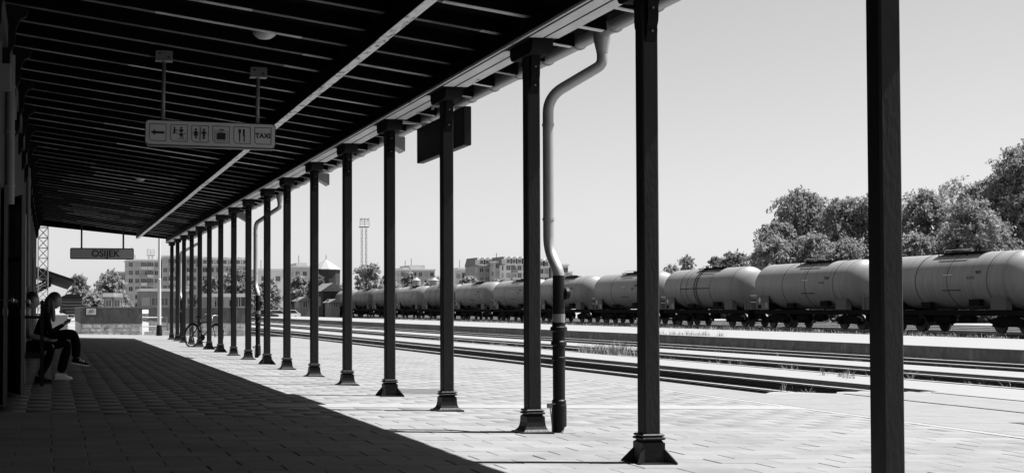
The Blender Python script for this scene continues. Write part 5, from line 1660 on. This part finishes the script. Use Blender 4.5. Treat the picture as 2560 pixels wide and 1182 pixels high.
uf_ = MB().box(p.x - 1.1, p.x + 1.1, p.y + 0.1, p.y + 8.9, 0.3, 0.548).build('underframe', M_UNDER, cw_)

p = gp(181, 95)
ba = empty('trestle_barrier', p, 'small white trestle barrier in front of the covered wagon', 'barrier')
for xx in (-0.32, 0.32): MB().box(p.x + xx - 0.04, p.x + xx + 0.04, p.y - 0.04, p.y + 0.04, -0.45, 0.75).build('post', M_WHITE, ba)
MB().bar((p.x - 0.28, p.y, 0.72), (p.x + 0.28, p.y, 0.72), 0.05, 0.07).build('rail', M_WHITE, ba)
MB().bar((p.x - 0.28, p.y, 0.3), (p.x + 0.28, p.y, 0.66), 0.05, 0.07).build('brace', M_WHITE, ba)


# ------------------------------------------------------------------ parked cars beyond the yard
def car(m):
    c = empty('parked_car', (0, 0, 0))
    prof = [(-2.05, 0.35), (2.05, 0.35), (2.1, 0.62), (2.0, 0.78), (1.0, 0.92), (0.35, 1.40), (-1.2, 1.42), (-1.85, 0.98), (-2.1, 0.9)]
    link('body', MB().prism([(a, b) for a, b in prof], 'y', -0.82, 0.82).mesh('body'), m, c)
    for s_ in (-1, 1):
        link('side_window', MB().prism([(0.85, 0.95), (0.32, 1.33), (-1.12, 1.35), (-1.6, 0.98)], 'y', s_ * 0.822, s_ * 0.832).mesh('side_window'), M_GLASS, c)
        for xx in (-1.25, 1.25): link('wheel', MB().lathe([(0.31, s_ * 0.72 - 0.1), (0.31, s_ * 0.72 + 0.13)], (xx, 0, 0.31), 'y', 16).mesh('wheel'), M_RUBBER, c)
        link('headlight', MB().box(2.02, 2.1, s_ * 0.6 - 0.15, s_ * 0.6 + 0.15, 0.62, 0.72).mesh('headlight'), M_LAMP, c)
    link('windscreen', MB().add([(1.03, -0.7, 0.93), (1.03, 0.7, 0.93), (0.4, 0.62, 1.4), (0.4, -0.62, 1.4)], [(0, 1, 2, 3)]).mesh('windscreen'), M_GLASS, c)
    return c


cw1, cd1 = car(M_CARW), car(M_CARD)
for k, (x, z, src, rz, lb) in enumerate(((690, 180, cw1, 20, 'white car parked behind the second downpipe'), (712, 186, cw1, 200, 'second white car parked right of the second downpipe'), (655, 178, cd1, 15, 'dark car parked left of the white cars'),
                                        (368, 200, cw1, 80, 'pale car parked left of the white pole'), (340, 205, cd1, 10, 'dark car parked behind the left dock'), (450, 195, cd1, 30, 'dark car parked behind the first far columns'))):
    o = src if k in (0, 2) else copy_tree(src)
    q = gp(x, z); o.location = (q.x, q.y, -0.45); o.rotation_euler = (0, 0, R(rz))
    tag(o, lb, 'car', 'cars parked beyond the yard')
#END
